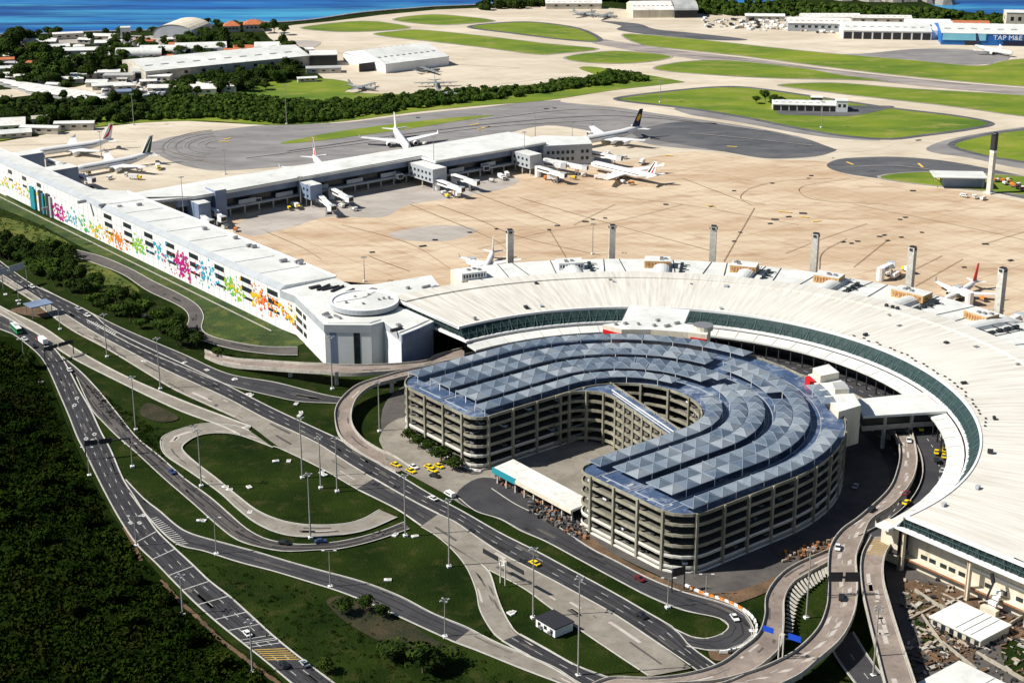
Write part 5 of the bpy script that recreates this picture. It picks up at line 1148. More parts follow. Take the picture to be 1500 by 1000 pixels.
LP=[(295,712,630,'inside the left bend of the concrete loop'),(199,630,553,'in the grass left of the concrete loop'),(443,700,612,'on the main highway verge above the loop'),(487,570,495,'in front of the angular link block'),(556,632,560,'inside the curl of the raised slip ramp'),(594,785,695,'at the tip of the concrete loop'),(658,830,730,'beside the concrete ramp junction'),(781,905,800,'between highway and ramp, right of the black portable sign'),(847,990,840,'beside the white hut, tallest of all'),(455,788,693,'at the bottom of the concrete loop'),(470,715,640,'left of the pair by the concrete carriageway'),(494,720,640,'right of the pair by the concrete carriageway'),(235,570,497,'between the two carriageways at left'),(157,523,462,'on the narrow verge at upper left'),(317,812,757,'on the road under the loop'),(484,860,805,'on the lower ramp at mid picture'),(652,933,875,'where the lower ramp turns to concrete'),(35,525,498,'at the far left motorway edge'),(88,483,455,'below the blue roof panel at left'),(28,446,415,'nearest the upper left corner of the roads'),(131,697,655,'on the motorway beside the gantry'),(194,684,650,'on the grass wedge between the motorway branches'),(1181,905,800,'inside the curl of the right ramp'),(1279,990,885,'between the two raised ramps'),(978,890,845,'by the hairpin road sign'),(1034,872,840,'at the near corner of the car park'),(268,900,840,'beside the ladder-striped motorway'),(370,985,905,'beside the white car on the motorway'),(200,800,755,'beside the motorway bend')]
for x,yb,yt,l in LP: lamp(x,yb,yt,'pale pole lamp '+l,arms=2 if (yb-yt)<58 else 4,r=.2 if yb-yt<60 else .3)
AM=[(196,183,142,'beside the hedge at upper left'),(420,182,130,'in front of the hedge, right one'),(330,255,222,'behind the long terminal in the apron'),(441,303,262,'in front of the dark gate house'),(534,412,378,'alone above the link block roof'),(868,372,330,'between the first two apron towers'),(784,203,168,'just behind the white pier roof'),(838,215,182,'behind the pier end block'),(636,270,206,'in front of the large grey gate house'),(768,250,198,'in front of the small grey gate house'),(270,330,264,'beside the first gate house at the long terminal'),(1203,187,152,'before the fire station'),(967,150,122,'at the left tip of the fire station lawn'),(149,232,196,'behind the gate block at far left'),(703,205,172,'behind the middle of the pier')]
for x,yb,yt,l in AM: lamp(x,yb,yt,'slender floodlight mast '+l,grp='floodlight masts on the apron',arms=4,r=.25,z=.2,name='floodlight_mast',cat='light mast')
def tower(deg,r,zt,label,w_=3.2,grp='square concrete towers behind the curved terminal',dark=.0,gpx=None):
    g=PO(r,deg) if gpx is None else gpx
    rt=empty('apron_tower',(g[0],g[1],.15),R(deg)); tag(rt,label,'concrete tower',grp)
    def add(b,nm,par=None): o=b.build(nm); o.parent=par or rt; return o
    b=MB(); b.box(0,0,0,w_,w_,zt,0,'tower_concrete'); sh=add(b,'shaft')
    b=MB(); b.box(w_*.52,0,1,.25,w_*.35,zt-2,0,'dark_metal'); add(b,'ladder_slot',sh); b=MB(); b.box(0,0,-.1,w_*2,w_*2,.9,0,'tower_concrete'); add(b,'footing')
    b=MB()
    for k in range(4): a=k*PI/2; b.box(math.cos(a)*w_*.55,math.sin(a)*w_*.55,zt-1.4,.5,1.5,1.1,a,'dark_metal')
    b.box(0,0,zt,w_*.8,w_*.8,.5,0,'dark_metal'); add(b,'floodlight')
    if dark:
        b=MB(); b.box(0,0,zt*(1-dark),w_+.12,w_+.12,zt*dark-.05,0,'dark_metal'); b.box(0,0,zt*(1-dark)-1.6,w_+.14,w_+.14,1.2,0,'white_paint'); add(b,'dark_band',sh)
tw=[(747,104.2,222,338),(897,90.6,222,331),(1046,78,222,332),(1195,66,222,343),(1337,53.6,222,362),(1469,42,222,393)]
for i,(x,a,r,yt) in enumerate(tw):
    # choose the height whose top meets the surveyed pixel
    a=min((abs(750+FPX*PO(r,aa/10)[0]/(PO(r,aa/10)[1]*cp-(34-CAMH)*sp)-x),aa/10) for aa in range(200,1200))[1]; g=PO(r,a)
    best=min((abs((500-FPX*((-sp*0+ (g[1]*sp+(h-CAMH)*cp))/(g[1]*cp-(h-CAMH)*sp)))-yt),h) for h in [k*.5 for k in range(20,110)])[1]
    a_=min((abs(750+FPX*PO(r,aa/10)[0]/(PO(r,aa/10)[1]*cp-(best-CAMH)*sp)-x),aa/10) for aa in range(200,1200))[1]; a=a_
    tower(a,r,best,f'square pale concrete tower, {ORD[i]} from the left behind the curved terminal')
tower(39,0,38.5,'tall pale tower with black top beside the white apron shed',gpx=G(1449,283),w_=3.0,grp=None,dark=.28)
# ---------------- gantries and signs
def gantry(p0,p1,h,panels,label,z=ZR,mt='dark_metal',pm='dark_metal'):
    a=Vector(G3(*p0,z)); c=Vector(G3(*p1,z)); d=c-a; L_=d.length; rt=empty('sign_gantry',(a.x,a.y,z),math.atan2(d.y,d.x)); tag(rt,label,'sign gantry')
    def add(b,nm): o=b.build(nm); o.parent=rt; return o
    for x in (0,L_): b=MB(); b.tube((x,0,0),(x,0,h),.25,.22,'tower_concrete' if pm=='blue_sign' else mt,8); add(b,'post')
    b=MB(); b.beam((0,0,h),(L_,0,h),.35,.35,mt); b.beam((0,.8,h),(L_,.8,h),.25,.25,mt)
    n=max(2,int(L_/2))
    for k in range(n): b.beam((L_*k/n,0,h),(L_*(k+.5)/n,.8,h),.12,.12,mt); b.beam((L_*(k+.5)/n,.8,h),(L_*(k+1)/n,0,h),.12,.12,mt)
    add(b,'truss')
    for t0,t1,z0,z1 in panels: b=MB(); b.box(L_*(t0+t1)/2,-.35,h+z0,L_*(t1-t0),.18,z1-z0,0,pm); add(b,'sign_panel')
    return rt
gantry((66,530),(108,518),6,[(0,.45,-.6,1.2),(.5,1,-.6,1.2)],'black sign gantry over the left motorway beside the parapet')
gantry((126,672),(192,664),6.5,[(.0,.28,-.8,1.4),(.32,.6,-.8,1.4)],'black sign gantry over the left motorway near the fork')
gantry((1211,872),(1257,872),6.5,[(.02,.46,.6,2.2),(.54,.98,.6,2.2),(.02,.46,-1.2,.4),(.54,.98,-1.2,.4)],'black gantry with four dark panels over the raised ramp',z=7)
gantry((733,853),(740,857),8.5,[(-3.5,-.3,-.6,1.1),(1.5,5.0,-.4,1.2)],'cantilever sign with two dark panels by the concrete ramp',mt='tower_concrete')
gantry((1140,965),(1146,967),8.5,[(-4.0,-1.4,-.3,1.5),(2.2,5.2,-.3,1.6)],'post with two bright blue direction signs on the ramp',z=6.5,mt='tower_concrete',pm='blue_sign')
gantry((984,866),(1002,862),7.5,[(0,1,-1.8,1.2)],'black rectangular sign at the near corner of the car park')
gantry((5,424),(40,414),9,[(-.5,.2,-1,2.5),(.3,.9,-1,2.5)],'grey steel billboard frame at the far left of the highway',mt='steel',pm='grey_panel')
def panelroof(px,py,w_,d_,h,rz,m_,label,name,cat,z=0):
    g=G(px,py,z); rt=empty(name,(g[0],g[1],z),rz); tag(rt,label,cat)
    def add(b,nm): o=b.build(nm); o.parent=rt; return o
    b=MB(); b.box(0,0,h,w_,d_,.5,0,m_); add(b,'roof')
    for x in (-w_*.42,w_*.42):
        for y in (-d_*.4,d_*.4): b=MB(); b.box(x,y,0,.3,.3,h,0,'steel'); add(b,'post')
    return rt
panelroof(58,462,12,9,6,.7,'blue_grey_panel','small steel shelter with blue-grey roof beside the highway','roadside_shelter','shelter')
# ================================================================ TREES AND PLANTS
def leafcloud(rs,n,rx,rz,size,cz,lobes=6,flat=.8):
    """numpy leaf cards scattered over several lobes"""
    L_=[(0,0,0,1)]+[(rs.uniform(-.6,.6),rs.uniform(-.6,.6),rs.uniform(-.25,.45),rs.uniform(.38,.65)) for _ in range(lobes)]
    v=[];f=[]
    for i in range(n):
        lx,ly,lz,lr=rs.choice(L_) if i%4 else L_[0]
        if lr==1: lr=.72
        a=rs.uniform(0,2*PI); q=rs.uniform(-.45,1); s_=math.sqrt(max(0,1-q*q)); k=lr*rs.uniform(.78,1.08)
        p=Vector(((lx+math.cos(a)*s_*k)*rx,(ly+math.sin(a)*s_*k)*rx,cz+(lz+q*k*flat)*rz))
        nn=(Vector((math.cos(a)*s_,math.sin(a)*s_,q))+Vector((rs.uniform(-.7,.7),rs.uniform(-.7,.7),rs.uniform(-.3,.8)))).normalized()
        t=nn.orthogonal().normalized(); t.rotate(__import__('mathutils').Quaternion(nn,rs.uniform(0,6))); b_=nn.cross(t); z=size*rs.uniform(.6,1.3)
        k0=len(v); v+=[tuple(p-t*z),tuple(p-b_*z*.6),tuple(p+t*z),tuple(p+b_*z*.7)]; f.append((k0,k0+1,k0+2,k0+3))
    return v,f
def core(rs,rx,rz,cz,k=.62):
    v=[];f=[];n=8;m_=5
    for j in range(m_+1):
        for i in range(n):
            t=PI*j/m_; a=2*PI*i/n; r=k*rs.uniform(.8,1.1); v.append((rx*r*math.sin(t)*math.cos(a),rx*r*math.sin(t)*math.sin(a),cz+rz*r*math.cos(t)))
    for j in range(m_):
        for i in range(n): f.append((j*n+i,(j+1)*n+i,(j+1)*n+(i+1)%n,j*n+(i+1)%n))
    return v,f
PROTO=[]
def treeproto(i,nleaf,m_,rx,rz,th,size):
    rs=random.Random(100+i); rt=empty('tree'); 
    b=MB(); b.tube((0,0,-.3),(.15,.1,th),.28,.2,'bark',6)
    for k in range(4):
        a=k*1.6+rs.random(); b.tube((.15,.1,th*.8),(math.cos(a)*rx*.5,math.sin(a)*rx*.5,th+rz*.5),.14,.05,'bark',5)
    o=b.build('trunk'); o.parent=rt
    b=MB(); v,f=leafcloud(rs,nleaf,rx,rz,size,th+rz*.75,lobes=7); b.faces(v,f,m_); v,f=core(rs,rx,rz,th+rz*.7); b.faces(v,f,m_); o=b.build('crown'); o.parent=rt
    reg(rt); PROTO.append([rt,False]); return rt
for i,(m_,rx,rz,th) in enumerate((('leaf_dark',4,3.2,2.2),('leaf_dark',4.4,2.8,1.8),('leaf_mid',3.8,3.4,2.4),('leaf_mid',4.4,3,1.8),('leaf_dark',3.5,4,2.6))): treeproto(i,520,m_,rx,rz,th,.52)
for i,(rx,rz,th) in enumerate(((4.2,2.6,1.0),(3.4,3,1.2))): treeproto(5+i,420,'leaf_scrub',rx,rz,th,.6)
def tree(x,y,s,label,grp,rnd,z=0,kinds=(0,1,2,3,4)):
    k=rnd.choice(kinds); p=PROTO[k]
    if not p[1]: o=p[0]; p[1]=True
    else: o=copy_tree(p[0])
    o.location=(x,y,z); o.rotation_euler=(0,0,rnd.uniform(0,6.28)); s1=s*rnd.uniform(.8,1.2); o.scale=(s1,s1,s1*rnd.uniform(.8,1.15)); tag(o,label,'tree',grp); return o
def inpoly(x,y,P):
    c=False; j=len(P)-1
    for i in range(len(P)):
        if (P[i][1]>y)!=(P[j][1]>y) and x<(P[j][0]-P[i][0])*(y-P[i][1])/(P[j][1]-P[i][1])+P[i][0]: c=not c
        j=i
    return c
def scatter(px,n,s,label,grp,seed,mind=4.5,kinds=(0,1,2,3,4),build=True):
    rs=random.Random(seed); P=GL(px); xs=[p[0] for p in P]; ys=[p[1] for p in P]; pts=[]; tries=0
    while len(pts)<n and tries<n*60:
        tries+=1; x=rs.uniform(min(xs),max(xs)); y=rs.uniform(min(ys),max(ys))
        if inpoly(x,y,P) and all(math.hypot(x-a,y-b)>mind for a,b in pts): pts.append((x,y))
    if build:
        for x,y in pts: tree(x,y,s,label,grp,rs,kinds=kinds)
    return pts
# thicket on the bank between the service road and the highway
bank=[(-20,345),(30,368),(90,372),(112,380),(105,398),(140,422),(180,440),(215,448),(262,478),(300,502),(330,522),(310,530),(260,512),(200,482),(150,458),(110,432),(80,418),(30,392),(-20,372)]
scatter(bank,80,1.08,'dark bushy tree in the thicket between the highway and the winding service road','trees on the bank above the highway',1,mind=4.2)
scatter([(0,365),(60,372),(100,392),(60,392),(0,378)],8,1.25,'large dark tree at the upper left end of the thicket','large trees at the end of the thicket',2,mind=6,kinds=(0,1))
for x,y,s,l in [(600,642,.8,'first'),(613,650,1.0,'second'),(628,655,.85,'third'),(647,672,1.0,'fourth'),(664,683,.9,'fifth')]:
    g=G(x,y+6); tree(g[0],g[1],s,f'dark tree against the near face of the car park, {l} from the left','trees along the car park face',random.Random(int(x)),kinds=(0,))
for x,y,s,l in [(505,900,1.0,'ragged dark tree on the earth patch below the lower ramp, leftmost'),(535,895,.8,'ragged dark tree on the earth patch below the lower ramp, middle'),(560,905,.7,'small ragged tree on the earth patch below the lower ramp, right'),(475,985,.7,'lone shrub beside the motorway at the bottom edge'),(620,985,1.5,'big dark tree at the bottom edge, left one'),(650,975,1.3,'big dark tree at the bottom edge, right one'),(43,440+100,.9,'dark tree beside the left motorway below the gantry'),(575,966,1.2,'dark tree at the bottom edge near the earth patch')]:
    g=G(x,y); tree(g[0],g[1],s,l,None,random.Random(int(x)),kinds=(0,1))
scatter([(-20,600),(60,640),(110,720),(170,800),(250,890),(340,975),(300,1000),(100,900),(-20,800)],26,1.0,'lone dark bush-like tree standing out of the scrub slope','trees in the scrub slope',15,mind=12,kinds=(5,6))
# airfield hedge belt
hp=[(505,178),(470,179),(440,180),(380,178),(300,170),(230,172),(205,178)]
H1=[(195,168),(215,150),(300,145),(380,143),(420,150),(470,152),(540,148),(600,143),(690,134),(760,133),(850,119),(895,108),(935,112),(958,118),(900,124),(830,132),(770,141),(690,150),(600,161),(500,176),(440,181),(400,182),(380,179),(300,173),(220,177)]
H2=[(0,150),(60,150),(130,152),(200,150),(215,172),(130,182),(60,192),(0,190)]
scatter(H2,30,1.35,'dark tree in the left part of the belt, below the parking sheds','trees below the parking sheds',4,mind=8)
for i,(px,n,s,l) in enumerate([([(0,60),(40,58),(95,78),(110,125),(70,128),(0,128)],26,1.9,'big dark tree in the wood at the far left edge'),([(60,80),(100,85),(170,105),(150,122),(70,128)],16,1.9,'big dark tree in the wood beside the parking sheds'),([(130,62),(180,60),(240,80),(250,100),(160,118),(130,95)],18,1.6,'dark tree in the clump below the white water tower'),([(190,62),(300,55),(330,75),(300,90),(230,92)],16,1.5,'dark tree in the clump below the domed hangar'),([(300,55),(370,60),(440,75),(440,88),(360,80),(300,72)],18,1.5,'dark tree in the row above the long white shed'),([(225,130),(280,128),(320,112),(440,100),(440,118),(380,135),(260,145)],26,1.5,'dark tree in the clump before the long white shed'),([(300,38),(330,38),(395,44),(420,52),(340,50)],9,1.3,'dark tree among the red-roofed houses by the sea'),([(0,52),(60,52),(130,54),(230,50),(240,56),(120,60),(0,64)],12,1.3,'dark tree on the left shoreline')]):
    scatter(px,int(n*1.25),s,l,l.replace('big dark tree','trees').replace('dark tree','trees'),20+i,mind=6.5)
scatter([(1100,150),(1140,148),(1152,158),(1120,160)],6,1.2,'dark tree left of the fire station','trees beside the fire station',40,mind=6)
# far woods along the shore: one mass of foliage
def woods(px,n,s,m_,label,seed):
    pts=scatter(px,n,s,'','',seed,mind=3.5,build=False); rs=random.Random(seed); b=MB()
    for x,y in pts:
        k=rs.uniform(.7,1.3)*s
        v,f=leafcloud(rs,46,5*k,4.2*k,1.5*k,3.6*k,lobes=4); b.faces([(a+x,c+y,d) for a,c,d in v],f,m_); v,f=core(rs,5*k,4.5*k,3.2*k,.75); b.faces([(a+x,c+y,d) for a,c,d in v],f,m_)
    o=b.build('woods'); tag(o,label,'woods',kind='stuff')
woods(H1,820,.68,'leaf_mid','dense dark belt of low trees between the apron and the air base',51)
for q,n in (([(0,60),(40,58),(100,78),(150,108),(110,128),(0,128)],110),([(150,62),(240,80),(250,98),(190,108),(150,100)],50),([(200,62),(300,58),(330,75),(300,88),(230,84)],46),([(300,57),(440,74),(440,86),(360,80),(300,72)],46),([(230,128),(320,112),(440,98),(440,114),(380,130),(260,142)],90),([(0,150),(130,152),(215,155),(215,176),(130,184),(60,192),(0,194)],130)):
    woods(q,n,.85,'leaf_dark','dense undergrowth between the trees and roofs of the air base',60+n)
woods([(1040,6),(1100,8),(1200,12),(1330,16),(1420,24),(1600,36),(1600,44),(1400,36),(1300,28),(1180,26),(1100,24),(1030,22),(960,20),(960,14)],330,.95,'leaf_mid','dark far-off belt of trees along the right-hand shore',seed=50)
woods([(840,-6),(900,-10),(1000,-5),(1060,3),(1000,8),(900,4),(830,4)],110,1.6,'leaf_dark','dark far-off wood behind the runway end',seed=50)
woods([(690,10),(730,8),(770,6),(840,2),(840,8),(760,14),(700,16)],26,1.2,'leaf_dark','thin line of far-off trees on the shore spit',seed=50)
# scrub filling the lower-left slope
def scrub(px,n,smin,smax,label,seed,m_='leaf_scrub',cards=22,avoid=None):
    P=GL(px); rs=np.random.RandomState(seed); xs=[p[0] for p in P]; ys=[p[1] for p in P]; out=[]
    while len(out)<n:
        x=rs.uniform(min(xs),max(xs)); y=rs.uniform(min(ys),max(ys))
        if inpoly(x,y,P): out.append((x,y,rs.uniform(smin,smax)))
    V=[];F=[]
    A=np.array(out); k=cards
    for j in range(k):
        a=rs.uniform(0,2*PI,n); q=rs.uniform(.0,1,n); s_=np.sqrt(1-q*q); r=A[:,2]
        P_=np.stack([A[:,0]+np.cos(a)*s_*r,A[:,1]+np.sin(a)*s_*r,q*r*.9+.05],1)
        t=rs.normal(size=(n,3)); t/=np.linalg.norm(t,axis=1)[:,None]; u=np.cross(t,rs.normal(size=(n,3))); u/=np.linalg.norm(u,axis=1)[:,None]
        z=(r*rs.uniform(.28,.5,n))[:,None]; b0=len(V)*0
        V.append(np.stack([P_-t*z,P_-u*z*.6,P_+t*z,P_+u*z*.6],1))
    V=np.concatenate(V).reshape(-1,3); nf=len(V)//4
    me=bpy.data.meshes.new('scrub'); me.vertices.add(len(V)); me.vertices.foreach_set('co',V.ravel()); me.loops.add(nf*4); me.loops.foreach_set('vertex_index',np.arange(nf*4)); me.polygons.add(nf); me.polygons.foreach_set('loop_start',np.arange(0,nf*4,4)); me.polygons.foreach_set('loop_total',np.full(nf,4)); me.materials.append(M[m_]); me.update(calc_edges=True); me.validate()
    o=bpy.data.objects.new('scrub',me); COL.objects.link(o); tag(o,label,'scrub',kind='stuff')
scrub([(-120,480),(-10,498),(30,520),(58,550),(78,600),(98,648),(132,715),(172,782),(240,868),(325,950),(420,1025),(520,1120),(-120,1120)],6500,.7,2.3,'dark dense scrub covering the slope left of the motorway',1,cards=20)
scrub([(280,815),(420,860),(560,905),(700,965),(800,1020),(560,1060),(420,960),(330,880)],420,.3,.9,'low scrub on the verge between motorway and lower ramp',2,cards=14)
scrub([(120,560),(150,600),(215,660),(300,725),(250,690),(232,655),(240,632),(180,600),(140,570)],350,.3,.9,'low scrub on the verge between branch road and slip road',3,cards=14)
scrub([(-60,300),(0,312),(60,330),(105,360),(130,385),(230,440),(280,480),(200,440),(110,400),(0,345),(-60,330)],600,.4,1.2,'loose bushes on the bank below the long terminal',4,m_='leaf_mid',cards=14)
scrub([(1320,860),(1350,870),(1400,900),(1360,950),(1335,930)],120,.3,.9,'weeds in the works yard beside the raised ramp',5,m_='leaf_mid',cards=12)
# ================================================================ AIR BASE AND FAR BUILDINGS
def bld(px,py,w_,d_,h,rz,wall,roof,label,kind='gable',name='building',cat='building',grp=None,rise=None,doors=0,wins=4,dz=0,z=.1):
    g=G(px,py,0); rt=empty(name,(g[0],g[1],z),R(rz)); tag(rt,label,cat,grp)
    def add(b,nm,par=None): o=b.build(nm); o.parent=par or rt; return o
    rise=rise if rise is not None else d_*.16
    b=MB(); b.box(0,0,0,w_,d_,h,0,wall); wl=add(b,'wall')
    b=MB(); o_=.5
    if kind=='gable':
        pts=[(-w_/2-o_,-d_/2-o_,h),(w_/2+o_,-d_/2-o_,h),(w_/2+o_,0,h+rise),(-w_/2-o_,0,h+rise),(w_/2+o_,d_/2+o_,h),(-w_/2-o_,d_/2+o_,h)]
        b.faces(pts,[(0,1,2,3),(3,2,4,5)],roof); b.faces([(x,y,z-.3) for x,y,z in pts],[(3,2,1,0),(5,4,2,3)],roof); b.faces(pts,[(1,4,2),(0,3,5)],wall)
    elif kind=='flat': b.box(0,0,h,w_+.6,d_+.6,.5,0,roof)
    elif kind=='hip':
        r_=min(w_,d_)*.45; pts=[(-w_/2-o_,-d_/2-o_,h),(w_/2+o_,-d_/2-o_,h),(w_/2+o_,d_/2+o_,h),(-w_/2-o_,d_/2+o_,h),(-w_/2+r_,0,h+rise),(w_/2-r_,0,h+rise)]
        b.faces(pts,[(0,1,5,4),(1,2,5),(2,3,4,5),(3,0,4)],roof)
    elif kind=='arch':
        n=12
        for k in range(n):
            a0=PI*k/n; a1=PI*(k+1)/n; y0,z0=-math.cos(a0)*(d_/2+o_),h+math.sin(a0)*rise; y1,z1=-math.cos(a1)*(d_/2+o_),h+math.sin(a1)*rise
            b.face([(-w_/2-o_,y0,z0),(w_/2+o_,y0,z0),(w_/2+o_,y1,z1),(-w_/2-o_,y1,z1)],roof)
        for sx_ in (-1,1): b.face([(sx_*w_/2,-math.cos(PI*k/n)*(d_/2),h+math.sin(PI*k/n)*rise) for k in range(n+1)],wall)
    elif kind=='saw':
        n=5
        for k in range(n):
            y0=-d_/2+d_*k/n; y1=-d_/2+d_*(k+1)/n; b.faces([(-w_/2-o_,y0,h),(w_/2+o_,y0,h),(w_/2+o_,(y0+y1)/2,h+rise),(-w_/2-o_,(y0+y1)/2,h+rise),(w_/2+o_,y1,h),(-w_/2-o_,y1,h)],[(0,1,2,3),(3,2,4,5),(1,4,2),(0,3,5)],roof)
    rf=add(b,'roof')
    if kind in('gable','saw') and w_>50:
        for k in range(10):
            for sg in (-1,1): b=MB(); x=-w_*.45+w_*.9*k/9.5; y=sg*d_*.27; zz=h+rise*(1-abs(y)/(d_/2))+.15; b.box(x,y,zz,w_*.045,d_*.05,.12,0,'grey_roof'); add(b,'skylight',rf)
    if doors:
        for k in range(doors): b=MB(); b.box(-w_/2+w_*(k+.5)/doors,-d_/2,0,w_/doors*.82,.25,h*.82,0,'dark_metal'); add(b,'door',wl)
    if wins:
        for k in range(wins):
            for sg in (-1,1):
                b=MB(); b.box(-w_*.42+w_*.84*(k+.5)/wins,sg*d_/2,h*.45,min(w_/wins*.45,3),.16,h*.28,0,'dark_glass'); add(b,'window',wl)
        b=MB(); b.box(-w_/2,0,h*.45,.16,min(3,d_*.3),h*.28,0,'dark_glass'); add(b,'window',wl)
    return rt
def span(p,q): a=G(*p); b=G(*q); return math.dist(a,b),math.degrees(math.atan2(b[1]-a[1],b[0]-a[0]))
L_,A_=span((245,118),(405,102))
bld(318,100,150,62,9,A_,'house_wall','white_roof','very long white shed with rows of skylights at the air base','gable','warehouse','warehouse',rise=5,wins=8)
bld(224,113,32,24,7,8,'white_wall','white_roof','white building with dark doors at the left end of the long shed','saw','warehouse','warehouse',rise=2.5,doors=4,wins=0)
bld(222,101,30,20,7,8,'white_wall','white_roof','white flat-roofed block behind the left end of the long shed','gable','warehouse','warehouse',rise=2,wins=4)
bld(205,88,40,14,6,5,'white_wall','white_roof','white arched shed behind the left wood, nearer one','arch','warehouse','warehouse',rise=5,wins=0)
bld(240,84,40,14,6,5,'white_wall','white_roof','white arched shed behind the left wood, right one','arch','warehouse','warehouse',rise=5,wins=0)
bld(295,78,46,18,6,10,'white_wall','white_roof','white shed half hidden above the long shed, left one','gable','warehouse','warehouse',rise=4,wins=3)
bld(392,81,22,18,6,6,'white_wall','white_roof','white arched shed at the right end of the long shed','arch','warehouse','warehouse',rise=6,wins=0)
bld(362,77,24,12,4,6,'house_wall','tile_roof','brown-roofed house above the long shed','gable','house','house',rise=3)
bld(415,92,26,20,5,6,'white_wall','white_roof','low white shed cluster right of the long shed','saw','warehouse','warehouse',rise=2.5,wins=2)
bld(268,52,46,42,4,78,'grey_panel','cream_wall','big domed hangar beside the sea at the air base','arch','hangar','hangar',rise=10,doors=0,wins=0)
L_,A_=span((545,108),(640,96))
bld(580,93,66,72,8,A_,'white_wall','white_roof','large white hangar with open dark door on the air base apron','gable','hangar','hangar',rise=7,wins=0)
g=G(541,104); b=MB(); b.box(g[0],g[1],.2,20,1.5,7,R(A_),'dark_metal'); hb=b.build('hangar_door'); tag(hb,'dark open doorway panel on the front of the large white hangar','hangar door')
bld(474,93,24,24,9,8,'dark_glass','white_roof','dark glass fronted building with white roof beside the air base apron','flat','hangar','hangar',wins=0)
bld(474,106,30,12,4,8,'house_wall','grey_roof','low grey building in front of the dark glass one','flat','building','building',wins=3)
bld(340,46,16,14,6,8,'house_wall','tile_roof','red-roofed house by the sea, left one','hip','house','house',rise=4)
bld(372,45,20,16,7,8,'house_wall','tile_roof','red-roofed house by the sea, right one','hip','house','house',rise=4)
bld(245,140-6,30,12,4,6,'house_wall','tin_roof','small pale building, before the belt at left of two','gable','house','house')
bld(287,137,34,16,5,6,'white_wall','tin_roof','small tin-roofed building before the belt, left of two','gable','house','house')
bld(318,133,32,16,5,6,'white_wall','tin_roof','small tin-roofed building before the belt, right of two','gable','house','house')
# water tower and slabs
bld(185,62,9,9,14,10,'white_wall','white_roof','tall white water tower block rising over the air base trees','flat','water_tower','tower',wins=2)
rs=random.Random(77); k=0
for (x,y,w_,d_,rf,l) in [(60,68,50,18,'tin_roof','pale long roof'),(82,74,40,16,'white_roof','bright white roof'),(120,80,56,24,'white_roof','wide white roof'),(105,90,30,20,'tin_roof','pale tin roof'),(140,88,40,18,'white_roof','white roof beyond the wood'),(125,100,34,20,'grey_roof','grey tin roof'),(112,98,22,14,'tile_roof','reddish roof'),(20,60,40,18,'tin_roof','pale shoreline roof'),(160,70,40,16,'white_roof','white roof under the water tower'),(150,58,50,14,'tin_roof','long shoreline roof'),(100,57,46,14,'tin_roof','pale roof on the sea wall'),(212,68,30,14,'tile_roof','orange roof under the domed hangar'),(10,108,20,12,'white_roof','white roof at far left'),(24,118,24,14,'tin_roof','tin roof at far left'),(8,96,26,12,'tile_roof','brown roof at far left'),(160,112,30,18,'white_roof','white roof right of the wood'),(175,120,40,16,'grey_roof','grey roof before the white sheds'),(160,130,44,14,'white_roof','white roof below the car sheds'),(120,118,40,12,'white_roof','white roof above the parking sheds'),(90,122,60,12,'white_roof','long white roof above the parking sheds'),(10,190,44,30,'tin_roof','pale roof at the left picture edge'),(20,200,40,16,'white_roof','white roof at the left picture edge'),(60,195,46,10,'white_roof','long white roof below the belt'),(110,190,46,10,'white_roof','second long white roof below the belt'),(60,184,20,16,'house_wall','cream roof in the belt'),(185,142,26,14,'blue_grey_panel','blue-grey roof at the lamp mast'),(235,120,30,14,'tin_roof','pale roof among the front trees'),(260,62,30,10,'tin_roof','pale strip roof under the hangar'),(440,82,40,14,'tin_roof','pale roof at the apron corner'),(450,120,26,8,'white_roof','small white roof on the lawn corner')]:
    bld(x,y,w_*.62,d_*.75,rs.uniform(3.5,6),rs.uniform(-8,20),'house_wall',rf,f'air base building with {l}',rs.choice(('gable','gable','flat')),'base_building','building',wins=3)
for j in range(4):
    g0=(30+j*10,141+j*2.6)
hr=random.Random(44); used=[]
hp_=[(0,62),(60,60),(150,60),(235,70),(330,66),(440,78),(450,92),(300,92),(200,98),(240,122),(330,122),(330,136),(150,140),(0,124)]
HPW=GL(hp_); xs_=[p[0] for p in HPW]; ys_=[p[1] for p in HPW]; c_=0; tr_=0
while c_<44 and tr_<4000:
    tr_+=1; x=hr.uniform(min(xs_),max(xs_)); y=hr.uniform(min(ys_),max(ys_))
    if not inpoly(x,y,HPW) or any(math.hypot(x-a,y-b_)<17 for a,b_ in used): continue
    used.append((x,y)); c_+=1; q_=hr.uniform(8,18); rr_2=hr.choice(('tin_roof','white_roof','tile_roof','grey_roof','tin_roof','white_roof'))
    # back to pixels only to reuse the builder
    d_=y*cp-(0-CAMH)*sp; px_=750+FPX*x/d_; py_=500-FPX*(y*sp+(0-CAMH)*cp)/d_
    bld(px_,py_,q_,hr.uniform(7,11),hr.uniform(3,5),hr.uniform(-12,30),'house_wall',rr_2,'small '+{'tin_roof':'tin-roofed','white_roof':'white-roofed','tile_roof':'red-roofed','grey_roof':'grey-roofed'}[rr_2]+' house among the trees of the air base',hr.choice(('gable','hip','gable')),'base_house','house','small houses of the air base, '+rr_2.replace('_',' '),wins=2)
# parking sheds: long parallel roofs
for j in range(5):
    x,y=70+j*9,133+j*3.2
    L1,A1=span((x-58,y-2),(x+52,y+9)); bld(x,y,112-4*j,9,3.2,A1-8,'grey_roof','tin_roof',f'long open parking shed roof, {ORD[j]} row from the back','gable','parking_shed','parking shed','parking shed rows',rise=.8,wins=0)
